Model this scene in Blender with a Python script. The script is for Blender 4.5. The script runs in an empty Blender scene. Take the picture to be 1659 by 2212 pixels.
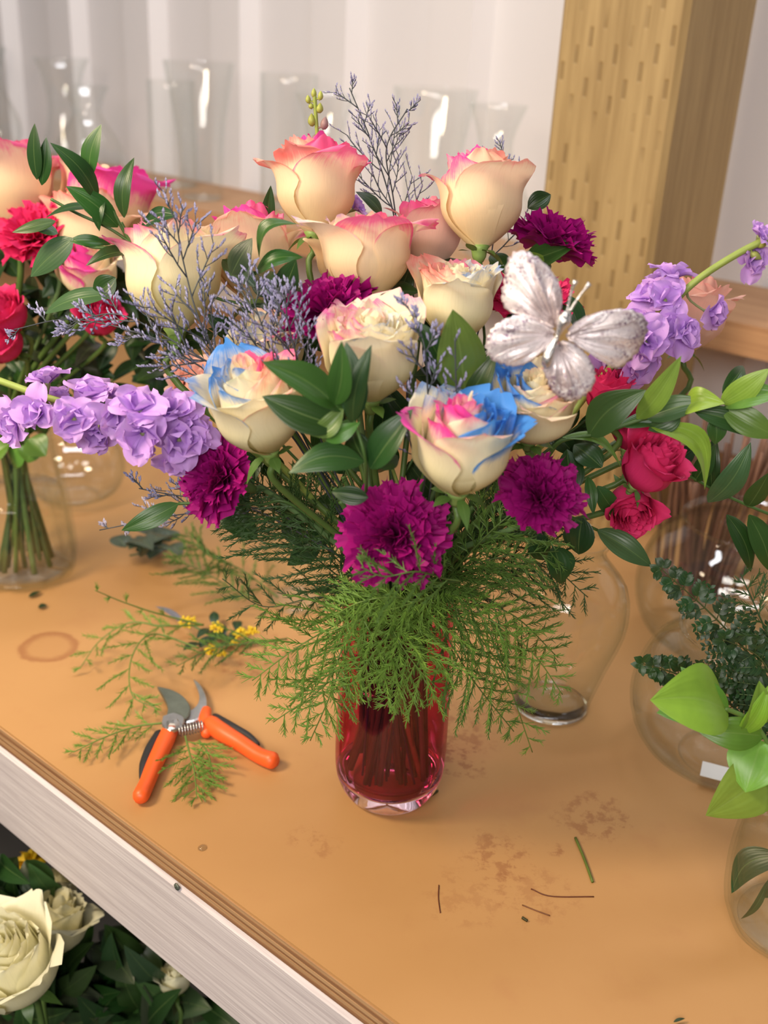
import bpy, math, random
import numpy as np
from mathutils import Vector, Matrix

# ------------------------------------------------------------------ camera
SC = bpy.context.scene
COL = SC.collection
W, H, F = 1659.0, 2212.0, 2319.0
CX, CY = W/2, H/2
VPX, VPY = 560.0, 6200.0                        # where the plumb lines meet
_d = Vector((VPX-CX, VPY-CY, F)).normalized()
_up = -_d
_y = (Vector((0, 0, 1)) - _up*_up.z).normalized()
_x = _y.cross(_up)
ROT = Matrix((_x, _y, _up))                      # camera vec (x right, y down, z fwd) -> world
RIGHT = ROT @ Vector((1, 0, 0)); UP = ROT @ Vector((0, -1, 0)); TOWARD = ROT @ Vector((0, 0, -1))
def ray(px, py): return (ROT @ Vector((px-CX, py-CY, F))).normalized()
CAM = -ray(838, 1707)*0.88                       # the foot of the pink vase is the origin
def G(px, py, z=0.0):
    r = ray(px, py); return CAM + r*((z-CAM.z)/r.z)
def P(px, py, Y=0.0):
    r = ray(px, py); return CAM + r*((Y-CAM.y)/r.y)
def mpp(p): return (Vector(p)-CAM).dot(-TOWARD)/F      # metres per pixel at a point
def S(a): return (RIGHT*a[0]+UP*a[1]+TOWARD*a[2]).normalized()

cd = bpy.data.cameras.new('camera'); co = bpy.data.objects.new('camera', cd); COL.objects.link(co)
m = Matrix((RIGHT, UP, TOWARD)).transposed().to_4x4(); m.translation = CAM; co.matrix_world = m
cd.sensor_fit = 'VERTICAL'; cd.sensor_height = 24; cd.lens = F/H*24; cd.clip_start = 0.02
cd.dof.use_dof = True; cd.dof.focus_distance = 0.735; cd.dof.aperture_fstop = 3.8
SC.camera = co
# ------------------------------------------------------------------ light
wd = bpy.data.worlds.new('world'); SC.world = wd; wd.use_nodes = True
wd.node_tree.nodes['Background'].inputs[0].default_value = (0.95, 0.95, 1.0, 1)
wd.node_tree.nodes['Background'].inputs[1].default_value = 0.11
def area(name, loc, target, size, power, col):
    l = bpy.data.lights.new(name, 'AREA'); l.shape = 'RECTANGLE'; l.size, l.size_y = size
    l.energy = power; l.color = col
    o = bpy.data.objects.new(name, l); COL.objects.link(o); o.location = loc
    o.rotation_euler = (Vector(target)-Vector(loc)).to_track_quat('-Z', 'Y').to_euler(); return o
area('warm_shop_lamp', (-0.80, -0.28, 0.95), (-0.20, -0.05, 0.0), (0.30, 0.30), 13, (1.0, 0.80, 0.55))
area('added_fill_light', (-0.45, -1.75, 1.10), (0.0, 0.1, 0.3), (1.4, 0.5), 29, (1.0, 0.93, 0.86))  # unseen low fill behind the camera, added to brighten the flower fronts
area('added_fill_light', (-0.10, 0.30, 2.2), (-0.50, 1.60, 0.6), (1.6, 0.3), 26, (0.94, 0.95, 1.0))  # unseen light added to brighten the wall and shade its rib sides
SC.view_settings.view_transform = 'Standard'; SC.view_settings.look = 'None'
SC.view_settings.gamma = 1; SC.view_settings.use_curve_mapping = False
SC.view_settings.exposure = 0.15
try:
    SC.cycles.transparent_max_bounces = 40; SC.cycles.max_bounces = 14; SC.cycles.transmission_bounces = 12
except Exception: pass

# ------------------------------------------------------------------ helpers
WM = {}
I4 = Matrix.Identity(4)
def link(o, parent=None, M=None):
    M = M or I4
    COL.objects.link(o); WM[o.name] = M
    if parent is not None:
        o.parent = parent; o.matrix_parent_inverse = WM[parent.name].inverted()
    o.matrix_basis = M
    return o
def tag(o, label, cat, group=None, kind=None):
    if label: o['label'] = label
    if cat: o['category'] = cat
    if group: o['group'] = group
    if kind: o['kind'] = kind
    return o
def thing(name, label, cat, loc, group=None):
    o = bpy.data.objects.new(name, None); o.empty_display_size = 0.01
    link(o, None, Matrix.Translation(Vector(loc))); return tag(o, label, cat, group)
class MB:
    def __init__(s): s.v = []; s.f = []; s.pu = []; s.pv = []
    def add(s, v, f, pu=None, pv=None):
        n = len(s.v); s.v.extend([tuple(q) for q in v]); s.f.extend([tuple(i+n for i in q) for q in f])
        k = len(v)
        s.pu.extend(pu if pu is not None else [0.0]*k); s.pv.extend(pv if pv is not None else [0.5]*k)
    def mesh(s, name, smooth=True):
        me = bpy.data.meshes.new(name); me.from_pydata(s.v, [], s.f)
        a = me.attributes.new('pu', 'FLOAT', 'POINT'); a.data.foreach_set('value', np.array(s.pu, 'f'))
        a = me.attributes.new('pv', 'FLOAT', 'POINT'); a.data.foreach_set('value', np.array(s.pv, 'f'))
        if smooth: me.polygons.foreach_set('use_smooth', [True]*len(me.polygons))
        me.update(); return me
    def build(s, name, mat, parent=None, M=None, smooth=True, color=None):
        me = s.mesh(name, smooth); return put(name, me, mat, parent, M, color)
def put(name, me, mat, parent=None, M=None, color=None):
    if not me.materials: me.materials.append(mat)
    o = bpy.data.objects.new(name, me); link(o, parent, M)
    if color: o.color = color
    return o
def box(mb, a, b, fr=None):
    c = [(x, y, z) for z in (a[2], b[2]) for y in (a[1], b[1]) for x in (a[0], b[0])]
    if fr: c = [tuple(fr(*q)) for q in c]
    mb.add(c, [(0, 2, 3, 1), (4, 5, 7, 6), (0, 1, 5, 4), (2, 6, 7, 3), (0, 4, 6, 2), (1, 3, 7, 5)])
def spline(pts, n):
    p = [Vector(q) for q in pts]
    if len(p) == 2: return [p[0].lerp(p[1], i/(n-1)) for i in range(n)]
    p = [p[0]*2-p[1]]+p+[p[-1]*2-p[-2]]; m = len(p)-3; out = []
    for i in range(n):
        x = i/(n-1)*m; k = min(int(x), m-1); t = x-k; a, b, c, d = p[k:k+4]
        out.append(0.5*((2*b)+(c-a)*t+(2*a-5*b+4*c-d)*t*t+(3*b-a-3*c+d)*t**3))
    return out
def tube(mb, pts, rad, seg=6, cap=True, flat=None):
    n = len(pts); rads = rad if hasattr(rad, '__len__') else [rad]*n
    t0 = (pts[1]-pts[0]).normalized(); nrm = t0.orthogonal().normalized()
    vs = []; pv = []
    for i, q in enumerate(pts):
        t = (pts[min(i+1, n-1)]-pts[max(i-1, 0)])
        t = t.normalized() if t.length > 1e-9 else t0
        nrm = (nrm-t*nrm.dot(t)); nrm = nrm.normalized() if nrm.length > 1e-6 else t.orthogonal().normalized()
        bn = t.cross(nrm)
        for k in range(seg):
            a = 2*math.pi*k/seg; vs.append(q+(nrm*math.cos(a)+bn*math.sin(a))*rads[i]); pv.append(i/(n-1))
    fs = [(i*seg+k, i*seg+(k+1) % seg, (i+1)*seg+(k+1) % seg, (i+1)*seg+k) for i in range(n-1) for k in range(seg)]
    if cap: fs += [tuple(range(seg))[::-1], tuple(range((n-1)*seg, n*seg))]
    mb.add(vs, fs, None, pv)
def lathe(mb, prof, seg=40, c=(0, 0, 0), rib=0.0, nrib=0, twist=0.0):
    vs = []; n = len(prof)
    for i, (r, z) in enumerate(prof):
        for k in range(seg):
            a = 2*math.pi*k/seg
            rr = r*(1+rib*math.cos(nrib*a+twist*z)) if nrib else r
            vs.append((c[0]+rr*math.cos(a), c[1]+rr*math.sin(a), c[2]+z))
    fs = [(i*seg+k, i*seg+(k+1) % seg, (i+1)*seg+(k+1) % seg, (i+1)*seg+k) for i in range(n-1) for k in range(seg)]
    mb.add(vs, fs, None, [i/(n-1) for i in range(n) for k in range(seg)])
def gridmesh(mb, X, U, V, flip=False):
    nv, nu = X.shape[:2]
    f = [(i*nu+j, i*nu+j+1, (i+1)*nu+j+1, (i+1)*nu+j) for i in range(nv-1) for j in range(nu-1)]
    mb.add(X.reshape(-1, 3).tolist(), f, U.reshape(-1).tolist(), V.reshape(-1).tolist())
def sm(x): x = np.clip(x, 0, 1); return x*x*(3-2*x)
def frame(axis, roll=0.0, toward=None):
    z = Vector(axis).normalized(); x = z.orthogonal() if toward is None else Vector(toward)
    x = (x-z*x.dot(z)).normalized(); y = z.cross(x)
    M = Matrix((x, y, z)).transposed(); return M @ Matrix.Rotation(roll, 3, 'Z')

# ------------------------------------------------------------------ materials
class NT:
    def __init__(s, name):
        s.m = bpy.data.materials.new(name); s.m.use_nodes = True; s.t = s.m.node_tree; s.t.nodes.clear()
        s.out = s.n('ShaderNodeOutputMaterial')
    def n(s, typ, ins=None, **kw):
        x = s.t.nodes.new(typ)
        for k, v in kw.items(): setattr(x, k, v)
        for k, v in (ins or {}).items(): s.set(x.inputs[k], v)
        return x
    def set(s, sock, v):
        if hasattr(v, 'is_output') or isinstance(v, bpy.types.NodeSocket): s.t.links.new(v, sock)
        else: sock.default_value = v
    def math(s, op, a, b=0.0, c=None, clamp=False):
        x = s.n('ShaderNodeMath', operation=op, use_clamp=clamp); s.set(x.inputs[0], a); s.set(x.inputs[1], b)
        if c is not None: s.set(x.inputs[2], c)
        return x.outputs[0]
    def mix(s, f, a, b, mode='MIX'):
        x = s.n('ShaderNodeMix', data_type='RGBA', blend_type=mode); s.set(x.inputs[0], f)
        s.set(x.inputs[6], a if not isinstance(a, tuple) else tuple(a)+(1,)*(4-len(a)))
        s.set(x.inputs[7], b if not isinstance(b, tuple) else tuple(b)+(1,)*(4-len(b))); return x.outputs[2]
    def mapr(s, v, a, b, c=0.0, d=1.0, smooth=True):
        x = s.n('ShaderNodeMapRange', interpolation_type='SMOOTHSTEP' if smooth else 'LINEAR')
        for i, q in enumerate((v, a, b, c, d)): s.set(x.inputs[i], q)
        return x.outputs[0]
    def attr(s, name): return s.n('ShaderNodeAttribute', attribute_name=name).outputs['Fac']
    def pos(s): return s.n('ShaderNodeNewGeometry').outputs['Position']
    def noise(s, vec, scale, detail=3.0, rough=0.5):
        x = s.n('ShaderNodeTexNoise', {'Scale': scale, 'Detail': detail, 'Roughness': rough})
        if vec is not None: s.set(x.inputs['Vector'], vec)
        return x.outputs[0]
    def bump(s, h, strength=0.3, dist=0.001):
        return s.n('ShaderNodeBump', {'Height': h, 'Strength': strength, 'Distance': dist}).outputs[0]
    def pbr(s, col, rough=0.5, metal=0.0, normal=None, spec=0.5, **kw):
        b = s.n('ShaderNodeBsdfPrincipled')
        s.set(b.inputs['Base Color'], col if not isinstance(col, tuple) else tuple(col)+(1,)*(4-len(col)))
        s.set(b.inputs['Roughness'], rough); s.set(b.inputs['Metallic'], metal); s.set(b.inputs['Specular IOR Level'], spec)
        if normal is not None: s.set(b.inputs['Normal'], normal)
        for k, v in kw.items(): s.set(b.inputs[k.replace('_', ' ')], v)
        return b.outputs[0]
    def end(s, sh): s.t.links.new(sh, s.out.inputs[0]); return s.m
    def mixsh(s, f, a, b):
        x = s.n('ShaderNodeMixShader'); s.set(x.inputs[0], f); s.t.links.new(a, x.inputs[1]); s.t.links.new(b, x.inputs[2]); return x.outputs[0]
    def transl(s, col, sh, f=0.25):
        t = s.n('ShaderNodeBsdfTranslucent'); s.set(t.inputs[0], col); return s.mixsh(f, sh, t.outputs[0])
def simple(name, col, rough=0.5, metal=0.0, var=0.15, scale=60, bump=0.0, spec=0.5):
    t = NT(name); nz = t.noise(t.pos(), scale)
    c = t.mix(nz, tuple(x*(1-var) for x in col), tuple(min(1, x*(1+var)) for x in col))
    return t.end(t.pbr(c, rough, metal, t.bump(nz, bump) if bump else None, spec))
def petal_mat(name, base, tip, dye_edge=True, rough=0.55, tr=0.3, vein=0.15):
    t = NT(name); u = t.attr('pu'); v = t.attr('pv'); oi = t.n('ShaderNodeObjectInfo')
    nz = t.noise(t.pos(), 90, 4); fine = t.noise(t.n('ShaderNodeCombineXYZ', {0: t.math('MULTIPLY', u, 14.0), 1: t.math('MULTIPLY', v, 1.5), 2: oi.outputs['Random']}).outputs[0], 3.0, 3)
    c = t.mix(t.mapr(v, 0.05, 0.75), base, tip)
    c = t.mix(t.math('MULTIPLY', t.mapr(fine, 0.45, 0.75), vein), c, tuple(x*0.72 for x in base))
    if dye_edge:
        au = t.math('ABSOLUTE', u); e = t.math('MAXIMUM', v, t.math('MULTIPLY', t.math('POWER', au, 3.0), t.mapr(v, 0.25, 0.7)))
        e = t.math('ADD', e, t.math('MULTIPLY', t.math('SUBTRACT', t.math('ADD', t.math('MULTIPLY', nz, 0.7), t.math('MULTIPLY', fine, 0.5)), 0.6), 0.55))
        lo = t.math('SUBTRACT', 0.98, t.math('MULTIPLY', oi.outputs['Alpha'], 0.85))
        fac = t.mapr(e, lo, t.math('ADD', lo, 0.30))
        c = t.mix(t.math('MULTIPLY', fac, 0.95), c, oi.outputs['Color'])
    b = t.pbr(c, rough, 0, t.bump(fine, 0.12, 0.0006), 0.25)
    return t.end(t.transl(c, b, tr))
M_CREAM = petal_mat('rose_petal_cream', (0.84, 0.77, 0.40), (0.93, 0.85, 0.62))
M_PEACH = petal_mat('rose_petal_peach', (0.90, 0.72, 0.42), (0.95, 0.76, 0.54))
M_BLUSH = petal_mat('rose_petal_blush', (0.85, 0.60, 0.48), (0.90, 0.55, 0.46))
def solid_petal(name, dark, light, rough=0.55, tr=0.25):
    t = NT(name); u = t.attr('pu'); v = t.attr('pv')
    st = t.noise(t.n('ShaderNodeCombineXYZ', {0: t.math('MULTIPLY', u, 16.0), 1: v, 2: t.n('ShaderNodeObjectInfo').outputs['Random']}).outputs[0], 2.5, 3)
    c = t.mix(t.math('ADD', t.math('MULTIPLY', v, 0.6), t.math('MULTIPLY', st, 0.5)), dark, light)
    return t.end(t.transl(c, t.pbr(c, rough, 0, t.bump(st, 0.2, 0.0006), 0.2), tr))
M_CARN = solid_petal('carnation_petal_purple', (0.105, 0.001, 0.048), (0.42, 0.008, 0.215))
M_HOTCARN = solid_petal('carnation_petal_hot_pink', (0.40, 0.005, 0.06), (0.85, 0.04, 0.18))
M_HOT = solid_petal('spray_rose_petal_hot_pink', (0.48, 0.008, 0.08), (0.82, 0.05, 0.20))
M_STOCK = solid_petal('stock_petal_lilac', (0.46, 0.22, 0.66), (0.74, 0.46, 0.92), 0.5, 0.3)
M_WHITE = petal_mat('white_rose_petal', (0.86, 0.82, 0.48), (0.94, 0.91, 0.68), False)
def leaf_mat(name, rough=0.36, tr=0.18):
    t = NT(name); u = t.attr('pu'); oi = t.n('ShaderNodeObjectInfo')
    au = t.math('ABSOLUTE', u); rib = t.mapr(au, 0.0, 0.07, 1.0, 0.0)
    st = t.math('SINE', t.math('MULTIPLY', u, 26.0)); nz = t.noise(t.pos(), 120, 3)
    c = t.mix(t.math('MULTIPLY', nz, 0.55), oi.outputs['Color'], t.mix(0.5, oi.outputs['Color'], (0.02, 0.06, 0.01)))
    c = t.mix(t.math('MULTIPLY', rib, 0.18), c, (0.35, 0.50, 0.16))
    b = t.pbr(c, rough, 0, t.bump(t.math('ADD', t.math('MULTIPLY', st, 0.4), t.math('MULTIPLY', rib, -1.0)), 0.14, 0.0005), 0.5)
    return t.end(t.transl(c, b, tr))
M_LEAF = leaf_mat('glossy_leaf')
def col_mat(name, rough=0.5, a=(0.9, 0.9, 0.9), scale=200):
    t = NT(name); oi = t.n('ShaderNodeObjectInfo'); nz = t.noise(t.pos(), scale, 2)
    c = t.mix(nz, t.mix(0.45, oi.outputs['Color'], (0.01, 0.02, 0.0)), oi.outputs['Color'])
    return t.end(t.pbr(c, rough, 0, None, 0.35))
M_FERN = col_mat('fern_needle', 0.45)
M_STEM = col_mat('green_stem', 0.45, scale=80)
M_BUD = col_mat('limonium_bud', 0.6, scale=400)
M_SEPAL = M_STEM
GST = (0.11, 0.19, 0.045, 1)
def thin_glass(name, tint=(0.985, 0.99, 0.987), edge=(0.89, 0.915, 0.905), spec=1.0, rough=0.03, p0=0.035):
    t = NT(name); lw = t.n('ShaderNodeLayerWeight', {0: 0.5}).outputs['Facing']
    tr = t.n('ShaderNodeBsdfTransparent'); t.set(tr.inputs[0], t.mix(t.math('POWER', lw, 3.0), tint, edge))
    gl = t.n('ShaderNodeBsdfGlossy', {'Roughness': rough}); gl.inputs[0].default_value = (spec, spec, spec, 1)
    f = t.math('ADD', t.math('MULTIPLY', t.math('POWER', lw, 5.0), 0.55), p0)
    return t.end(t.mixsh(f, tr.outputs[0], gl.outputs[0]))
M_GLASS = thin_glass('clear_glass', (0.98, 0.988, 0.985), (0.76, 0.81, 0.79))
M_GLASSL = thin_glass('clear_thin_glass')
M_PINK = thin_glass('cranberry_glass', (0.88, 0.46, 0.64), (0.58, 0.12, 0.26))
M_WATER = thin_glass('water', (0.97, 0.975, 0.96), (0.85, 0.88, 0.84), p0=0.02)
M_PINKWATER = thin_glass('pink_water', (0.96, 0.80, 0.84), (0.8, 0.5, 0.6), p0=0.02)
def real_glass(name, col, rough=0.0):
    t = NT(name); return t.end(t.pbr(col, rough, 0, None, 0.5, Transmission_Weight=1.0, IOR=1.45))
M_BASE = real_glass('pink_base_glass', (0.95, 0.72, 0.82))
M_BLACK = simple('black_rubber', (0.02, 0.02, 0.022), 0.6)
M_ORANGE = simple('orange_plastic', (0.90, 0.12, 0.02), 0.42, var=0.06)
M_STEEL = simple('worn_steel', (0.55, 0.55, 0.54), 0.3, 0.9, 0.25, 150)
M_DSTEEL = simple('coated_dark_steel', (0.14, 0.16, 0.13), 0.4, 0.4, 0.3, 120)
M_STICKER = simple('paper_sticker', (0.85, 0.84, 0.82), 0.6, var=0.03)

# ------------------------------------------------------------------ the place
EDGE = G(0, 1570)
U = (EDGE-G(830, 2190)); U.z = 0; U.normalize()             # along the bench, away to the left
N = Vector((-U.y, U.x, 0)); N = N if N.y > 0 else -N          # from the front edge to the wall
E0 = N*EDGE.dot(N)
def fr(s, w, z): return E0+U*s+N*w+Vector((0, 0, z))
def on_w(px, py, w):
    r = ray(px, py); return CAM+r*((E0.dot(N)+w-CAM.dot(N))/r.dot(N))
def suv(t):                                                   # bench coordinates for wood grain
    p = t.pos(); o = []
    for ax in (U, N):
        d = t.n('ShaderNodeVectorMath', operation='DOT_PRODUCT'); t.set(d.inputs[0], p); d.inputs[1].default_value = ax; o.append(d.outputs['Value'])
    return o[0], o[1], t.n('ShaderNodeSeparateXYZ', {0: p}).outputs[2]
def wood(name, c1, c2, sc=(1.5, 40, 40), rough=0.6, bump=0.3, vertical=False, rings=0.0):
    t = NT(name); s, w, z = suv(t)
    if vertical: s, z = z, s
    v = t.n('ShaderNodeCombineXYZ', {0: t.math('MULTIPLY', s, sc[0]), 1: t.math('MULTIPLY', w, sc[1]), 2: t.math('MULTIPLY', z, sc[2])}).outputs[0]
    nz = t.noise(v, 1.0, 5, 0.6); n2 = t.noise(v, 4.0, 3)
    f = t.math('ADD', t.math('MULTIPLY', nz, 0.75), t.math('MULTIPLY', n2, 0.35))
    return t, f, (s, w, z)
# bench top: kraft coloured board with stains
t = NT('kraft_board'); p = t.pos()
base = t.mix(t.noise(p, 5, 4), (0.43, 0.225, 0.080), (0.52, 0.285, 0.112))
base = t.mix(t.math('MULTIPLY', t.mapr(t.noise(p, 55, 5, 0.7), 0.5, 0.8), 0.25), base, (0.46, 0.23, 0.09))
base = t.mix(t.math('MULTIPLY', t.mapr(t.noise(p, 14, 5, 0.65), 0.56, 0.72), 0.30), base, (0.42, 0.20, 0.08))
for (px, py, r, ring, dens) in ((1285, 1765, .034, 0, .45), (1075, 1850, .030, 0, .45), (1200, 1835, .008, 0, .5), (1160, 1935, .035, 0, .25), (1010, 1940, .035, 0, .2), (990, 1640, .03, 0, .55), (970, 1570, .05, 0, .45), (105, 1398, .030, 1, .55), (680, 1815, .022, 0, .3), (740, 1560, .02, 0, .3), (560, 1420, .05, 0, .4)):
    d = t.n('ShaderNodeVectorMath', operation='DISTANCE'); t.set(d.inputs[0], p); d.inputs[1].default_value = G(px, py)
    q = t.math('ADD', d.outputs['Value'], t.math('MULTIPLY', t.math('SUBTRACT', t.noise(p, 60, 5, 0.7), 0.5), r*(0.35 if ring else 1.6)))
    k = t.mapr(q, r*(0.85 if ring else 0.55), r*1.0, 1.0, 0.0)
    if ring: k = t.math('MAXIMUM', t.math('MULTIPLY', k, t.mapr(q, r*0.45, r*0.85)), t.math('MULTIPLY', k, 0.22))
    else: k = t.math('MULTIPLY', k, t.mapr(t.noise(p, 75, 4, 0.7), 0.47, 0.60))
    base = t.mix(t.math('MULTIPLY', k, dens), base, (0.24, 0.07, 0.025))
M_KRAFT = t.end(t.pbr(base, 0.52, 0, t.bump(t.noise(p, 300, 3), 0.08, 0.0004), 0.35))
t, f, q = wood('plywood_edge', 0, 0, (6, 300, 300)); M_PLY = [None, None]
def finish_wood(t, f, a, b, rough=0.6, bump=0.3, dist=0.0006): return t.end(t.pbr(t.mix(t.mapr(f, 0.3, 0.8), a, b), rough, 0, t.bump(f, bump, dist), 0.3))
M_PLY[0] = finish_wood(t, f, (0.34, 0.19, 0.09), (0.50, 0.31, 0.16))
t, f, q = wood('plywood_edge_dark', 0, 0, (6, 300, 300)); M_PLY[1] = finish_wood(t, f, (0.20, 0.09, 0.04), (0.32, 0.17, 0.08))
t, f, q = wood('whitewashed_board', 0, 0, (4, 120, 120)); M_FASCIA = finish_wood(t, f, (0.50, 0.44, 0.45), (0.70, 0.64, 0.645), 0.65, 0.5, 0.0012)
t, f, q = wood('shelf_lumber', 0, 0, (2, 50, 50)); M_LUMBER = finish_wood(t, f, (0.42, 0.22, 0.11), (0.62, 0.36, 0.19))
# treated post with rows of incised slits
t, f, (s, w, z) = wood('treated_post', 0, 0, (2.2, 36, 36), vertical=True)
c = t.mix(t.mapr(f, 0.25, 0.85), (0.30, 0.20, 0.085), (0.47, 0.335, 0.155))
pp = t.pos(); ss = t.n('ShaderNodeVectorMath', operation='DOT_PRODUCT'); t.set(ss.inputs[0], pp); ss.inputs[1].default_value = U
zz = t.n('ShaderNodeSeparateXYZ', {0: pp}).outputs[2]; sx = ss.outputs['Value']
colf = t.math('DIVIDE', sx, 0.0155); ci = t.math('FLOOR', colf); cf = t.math('FRACT', t.math('ADD', colf, 100.0))
zf = t.math('FRACT', t.math('ADD', t.math('ADD', t.math('DIVIDE', zz, 0.052), t.math('ADD', t.math('MULTIPLY', ci, 0.36), t.math('MULTIPLY', t.noise(pp, 6, 1), 0.5))), 100.0))
mk = t.math('MULTIPLY', t.mapr(t.math('ABSOLUTE', t.math('SUBTRACT', cf, 0.5)), 0.10, 0.20, 1.0, 0.0), t.mapr(t.math('ABSOLUTE', t.math('SUBTRACT', zf, 0.5)), 0.15, 0.22, 1.0, 0.0))
nd = t.n('ShaderNodeVectorMath', operation='DOT_PRODUCT'); t.set(nd.inputs[0], t.n('ShaderNodeNewGeometry').outputs['Normal']); nd.inputs[1].default_value = N
mk = t.math('MULTIPLY', mk, t.mapr(t.math('ABSOLUTE', nd.outputs['Value']), 0.5, 0.9))
mk = t.math('MULTIPLY', mk, t.mapr(t.noise(pp, 9, 2), 0.36, 0.5))
c = t.mix(t.math('MULTIPLY', mk, 0.42), c, (0.13, 0.075, 0.025))
M_POST = t.end(t.pbr(c, 0.6, 0, t.bump(t.math('SUBTRACT', f, t.math('MULTIPLY', mk, 2.0)), 0.4, 0.001), 0.3))
M_WALL = simple('white_painted_steel', (0.84, 0.815, 0.82), 0.38, 0.0, 0.02, 3)
M_FLOOR = simple('dark_concrete', (0.09, 0.085, 0.08), 0.8, 0, 0.3, 8)

WP = 1.13                                                      # wall behind the shelf
mb = MB(); prof = []
pitch = 0.262; s = -1.2
while s < 4.2:
    prof += [(s, 0.0), (s+0.020, -0.032), (s+0.100, -0.032), (s+0.120, 0.0)]
    s += pitch
vs = []
for a, b in prof: vs += [fr(a, WP+b, -0.9), fr(a, WP+b, 2.4)]
mb.add(vs, [(2*i, 2*i+1, 2*i+3, 2*i+2) for i in range(len(prof)-1)])
o = mb.build('wall_back', M_WALL, smooth=False); tag(o, 'white corrugated steel wall panel behind the glass shelf', None, None, 'structure')
mb = MB(); box(mb, (-2.5, -2.0, -0.95), (4.5, WP+0.1, -0.9), fr)
tag(mb.build('floor', M_FLOOR, smooth=False), 'dark concrete floor below the bench', None, None, 'structure')
# workbench
bench = thing('workbench', 'plywood workbench with kraft brown top and whitewashed front board', 'bench', fr(0, 0.3, -0.9))
mb = MB(); box(mb, (-1.2, 0.001, -0.0022), (4.0, WP-0.03, 0), fr); mb.build('top_sheet', M_KRAFT, bench, smooth=False)
z = -0.0022
for i in range(6):
    mb = MB(); h = 0.0030; e = 0.0004*((i*7) % 3)
    box(mb, (-1.2, -e, z-h+0.0002), (4.0, WP-0.04, z), fr); mb.build('ply', M_PLY[i % 2], bench, smooth=False); z -= h
mb = MB(); ftop = z-0.0006; ch = 0.0035; fb = -0.112
pr = [(-0.003, ftop-ch), (-0.003+ch, ftop), (0.034, ftop), (0.034, fb), (-0.003+ch, fb), (-0.003, fb+ch)]
vs = [fr(-1.2, a, b) for a, b in pr]+[fr(4.0, a, b) for a, b in pr]
mb.add(vs, [(i, (i+1) % 6, (i+1) % 6+6, i+6) for i in range(6)]+[tuple(range(6))[::-1], tuple(range(6, 12))])
mb.build('front_board', M_FASCIA, bench, smooth=False)
for s in (-1.1, 1.9, 3.7):
    mb = MB(); box(mb, (s, 0.04, -0.9), (s+0.09, 0.13, z), fr); mb.build('leg', M_LUMBER, bench, smooth=False)
# post
PW = 0.70; PA = on_w(1468, 150, PW); ps = (PA-E0).dot(U)
mb = MB(); b0 = 0.006; a, d = 0.146, 0.166
pts = [(ps+b0, PW), (ps+a-b0, PW), (ps+a, PW+b0), (ps+a, PW+d-b0), (ps+a-b0, PW+d), (ps+b0, PW+d), (ps, PW+d-b0), (ps, PW+b0)]
mb.add([fr(x, y, 0.0) for x, y in pts]+[fr(x, y, 1.9) for x, y in pts], [(i, (i+1) % 8, (i+1) % 8+8, i+8) for i in range(8)]+[tuple(range(8))[::-1], tuple(range(8, 16))])
tag(mb.build('timber_post', M_POST, smooth=False), 'thick pressure treated timber post with rows of incised slits', 'post')
# back shelf
SZ, SW = 0.247, 0.872
sh = thing('back_shelf', 'long lumber shelf along the corrugated wall holding clear glass vases', 'shelf', fr(0, 1.0, 0))
mb = MB(); box(mb, (-1.1, SW, SZ-0.038), (4.0, WP-0.032, SZ), fr); mb.build('board', M_LUMBER, sh, smooth=False)
for s in (-0.9, 0.75, 2.4, 3.8):
    mb = MB(); box(mb, (s, SW+0.07, 0), (s+0.04, SW+0.16, SZ-0.038), fr); mb.build('bracket', M_LUMBER, sh, smooth=False)

# ------------------------------------------------------------------ glassware
def shell(prof, th=0.0025):
    inner = [(max(r-th, 0.0005), z+(th if i == 0 else 0)) for i, (r, z) in enumerate(prof)]
    rt, zt = prof[-1]; return prof+[(rt-th*0.5, zt+th*0.5)]+inner[::-1]
def smoothprof(p, n=18):
    q = spline([Vector((a, b, 0)) for a, b in p], n); return [(max(v.x, 0.0005), v.y) for v in q]
def glass_vase(name, label, loc, prof, seg=40, group=None, base=True, rib=0, nrib=0, twist=0, cat='vase', mat=None, water=None, solid=False):
    root = thing(name, label, cat, loc, group)
    pr = smoothprof(prof, 22)
    mb = MB(); lathe(mb, shell(pr), seg, loc, rib, nrib, twist); mb.build('glass_body', mat or M_GLASS, root)
    if base:
        mb = MB(); r = pr[0][0]; lathe(mb, [(0.0005, 0.0008), (r*0.86, 0.0008), (r*0.97, 0.003), (r*0.95, 0.005), (r*0.6, 0.0058), (0.0005, 0.0060)], seg, loc); mb.build('base', M_GLASSBASE if solid else M_GLASS, root)
    if water:
        wr = [(r-0.004, z) for r, z in pr if z <= water and z > 0.008]
        mb = MB(); lathe(mb, [(0.0005, wr[0][1])]+wr+[(0.0005, wr[-1][1])], seg, loc); mb.build('water', M_WATER, root)
    return root
M_GLASSBASE = real_glass('clear_base_glass', (0.95, 0.98, 0.97))
PB = [(0.045, 0), (0.047, 0.05), (0.047, 0.14), (0.047, 0.22)]
cyl = lambda r, h: [(r*0.95, 0), (r, 0.01), (r, h*0.5), (r, h)]
flare = lambda r, h: [(r*0.6, 0), (r*0.62, h*0.1), (r*0.7, h*0.5), (r, h)]
bulb = lambda r, h: [(r*0.5, 0), (r*0.95, h*0.15), (r, h*0.35), (r*0.5, h*0.65), (r*0.45, h*0.8), (r*0.7, h)]
hour = lambda r, h: [(r*0.9, 0), (r*0.85, h*0.2), (r*0.6, h*0.55), (r*0.75, h*0.85), (r, h)]
globe = lambda r, h: [(r*0.45, 0), (r*0.85, h*0.16), (r, h*0.46), (r*0.88, h*0.78), (r*0.62, h*0.95), (r*0.66, h)]
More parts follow.
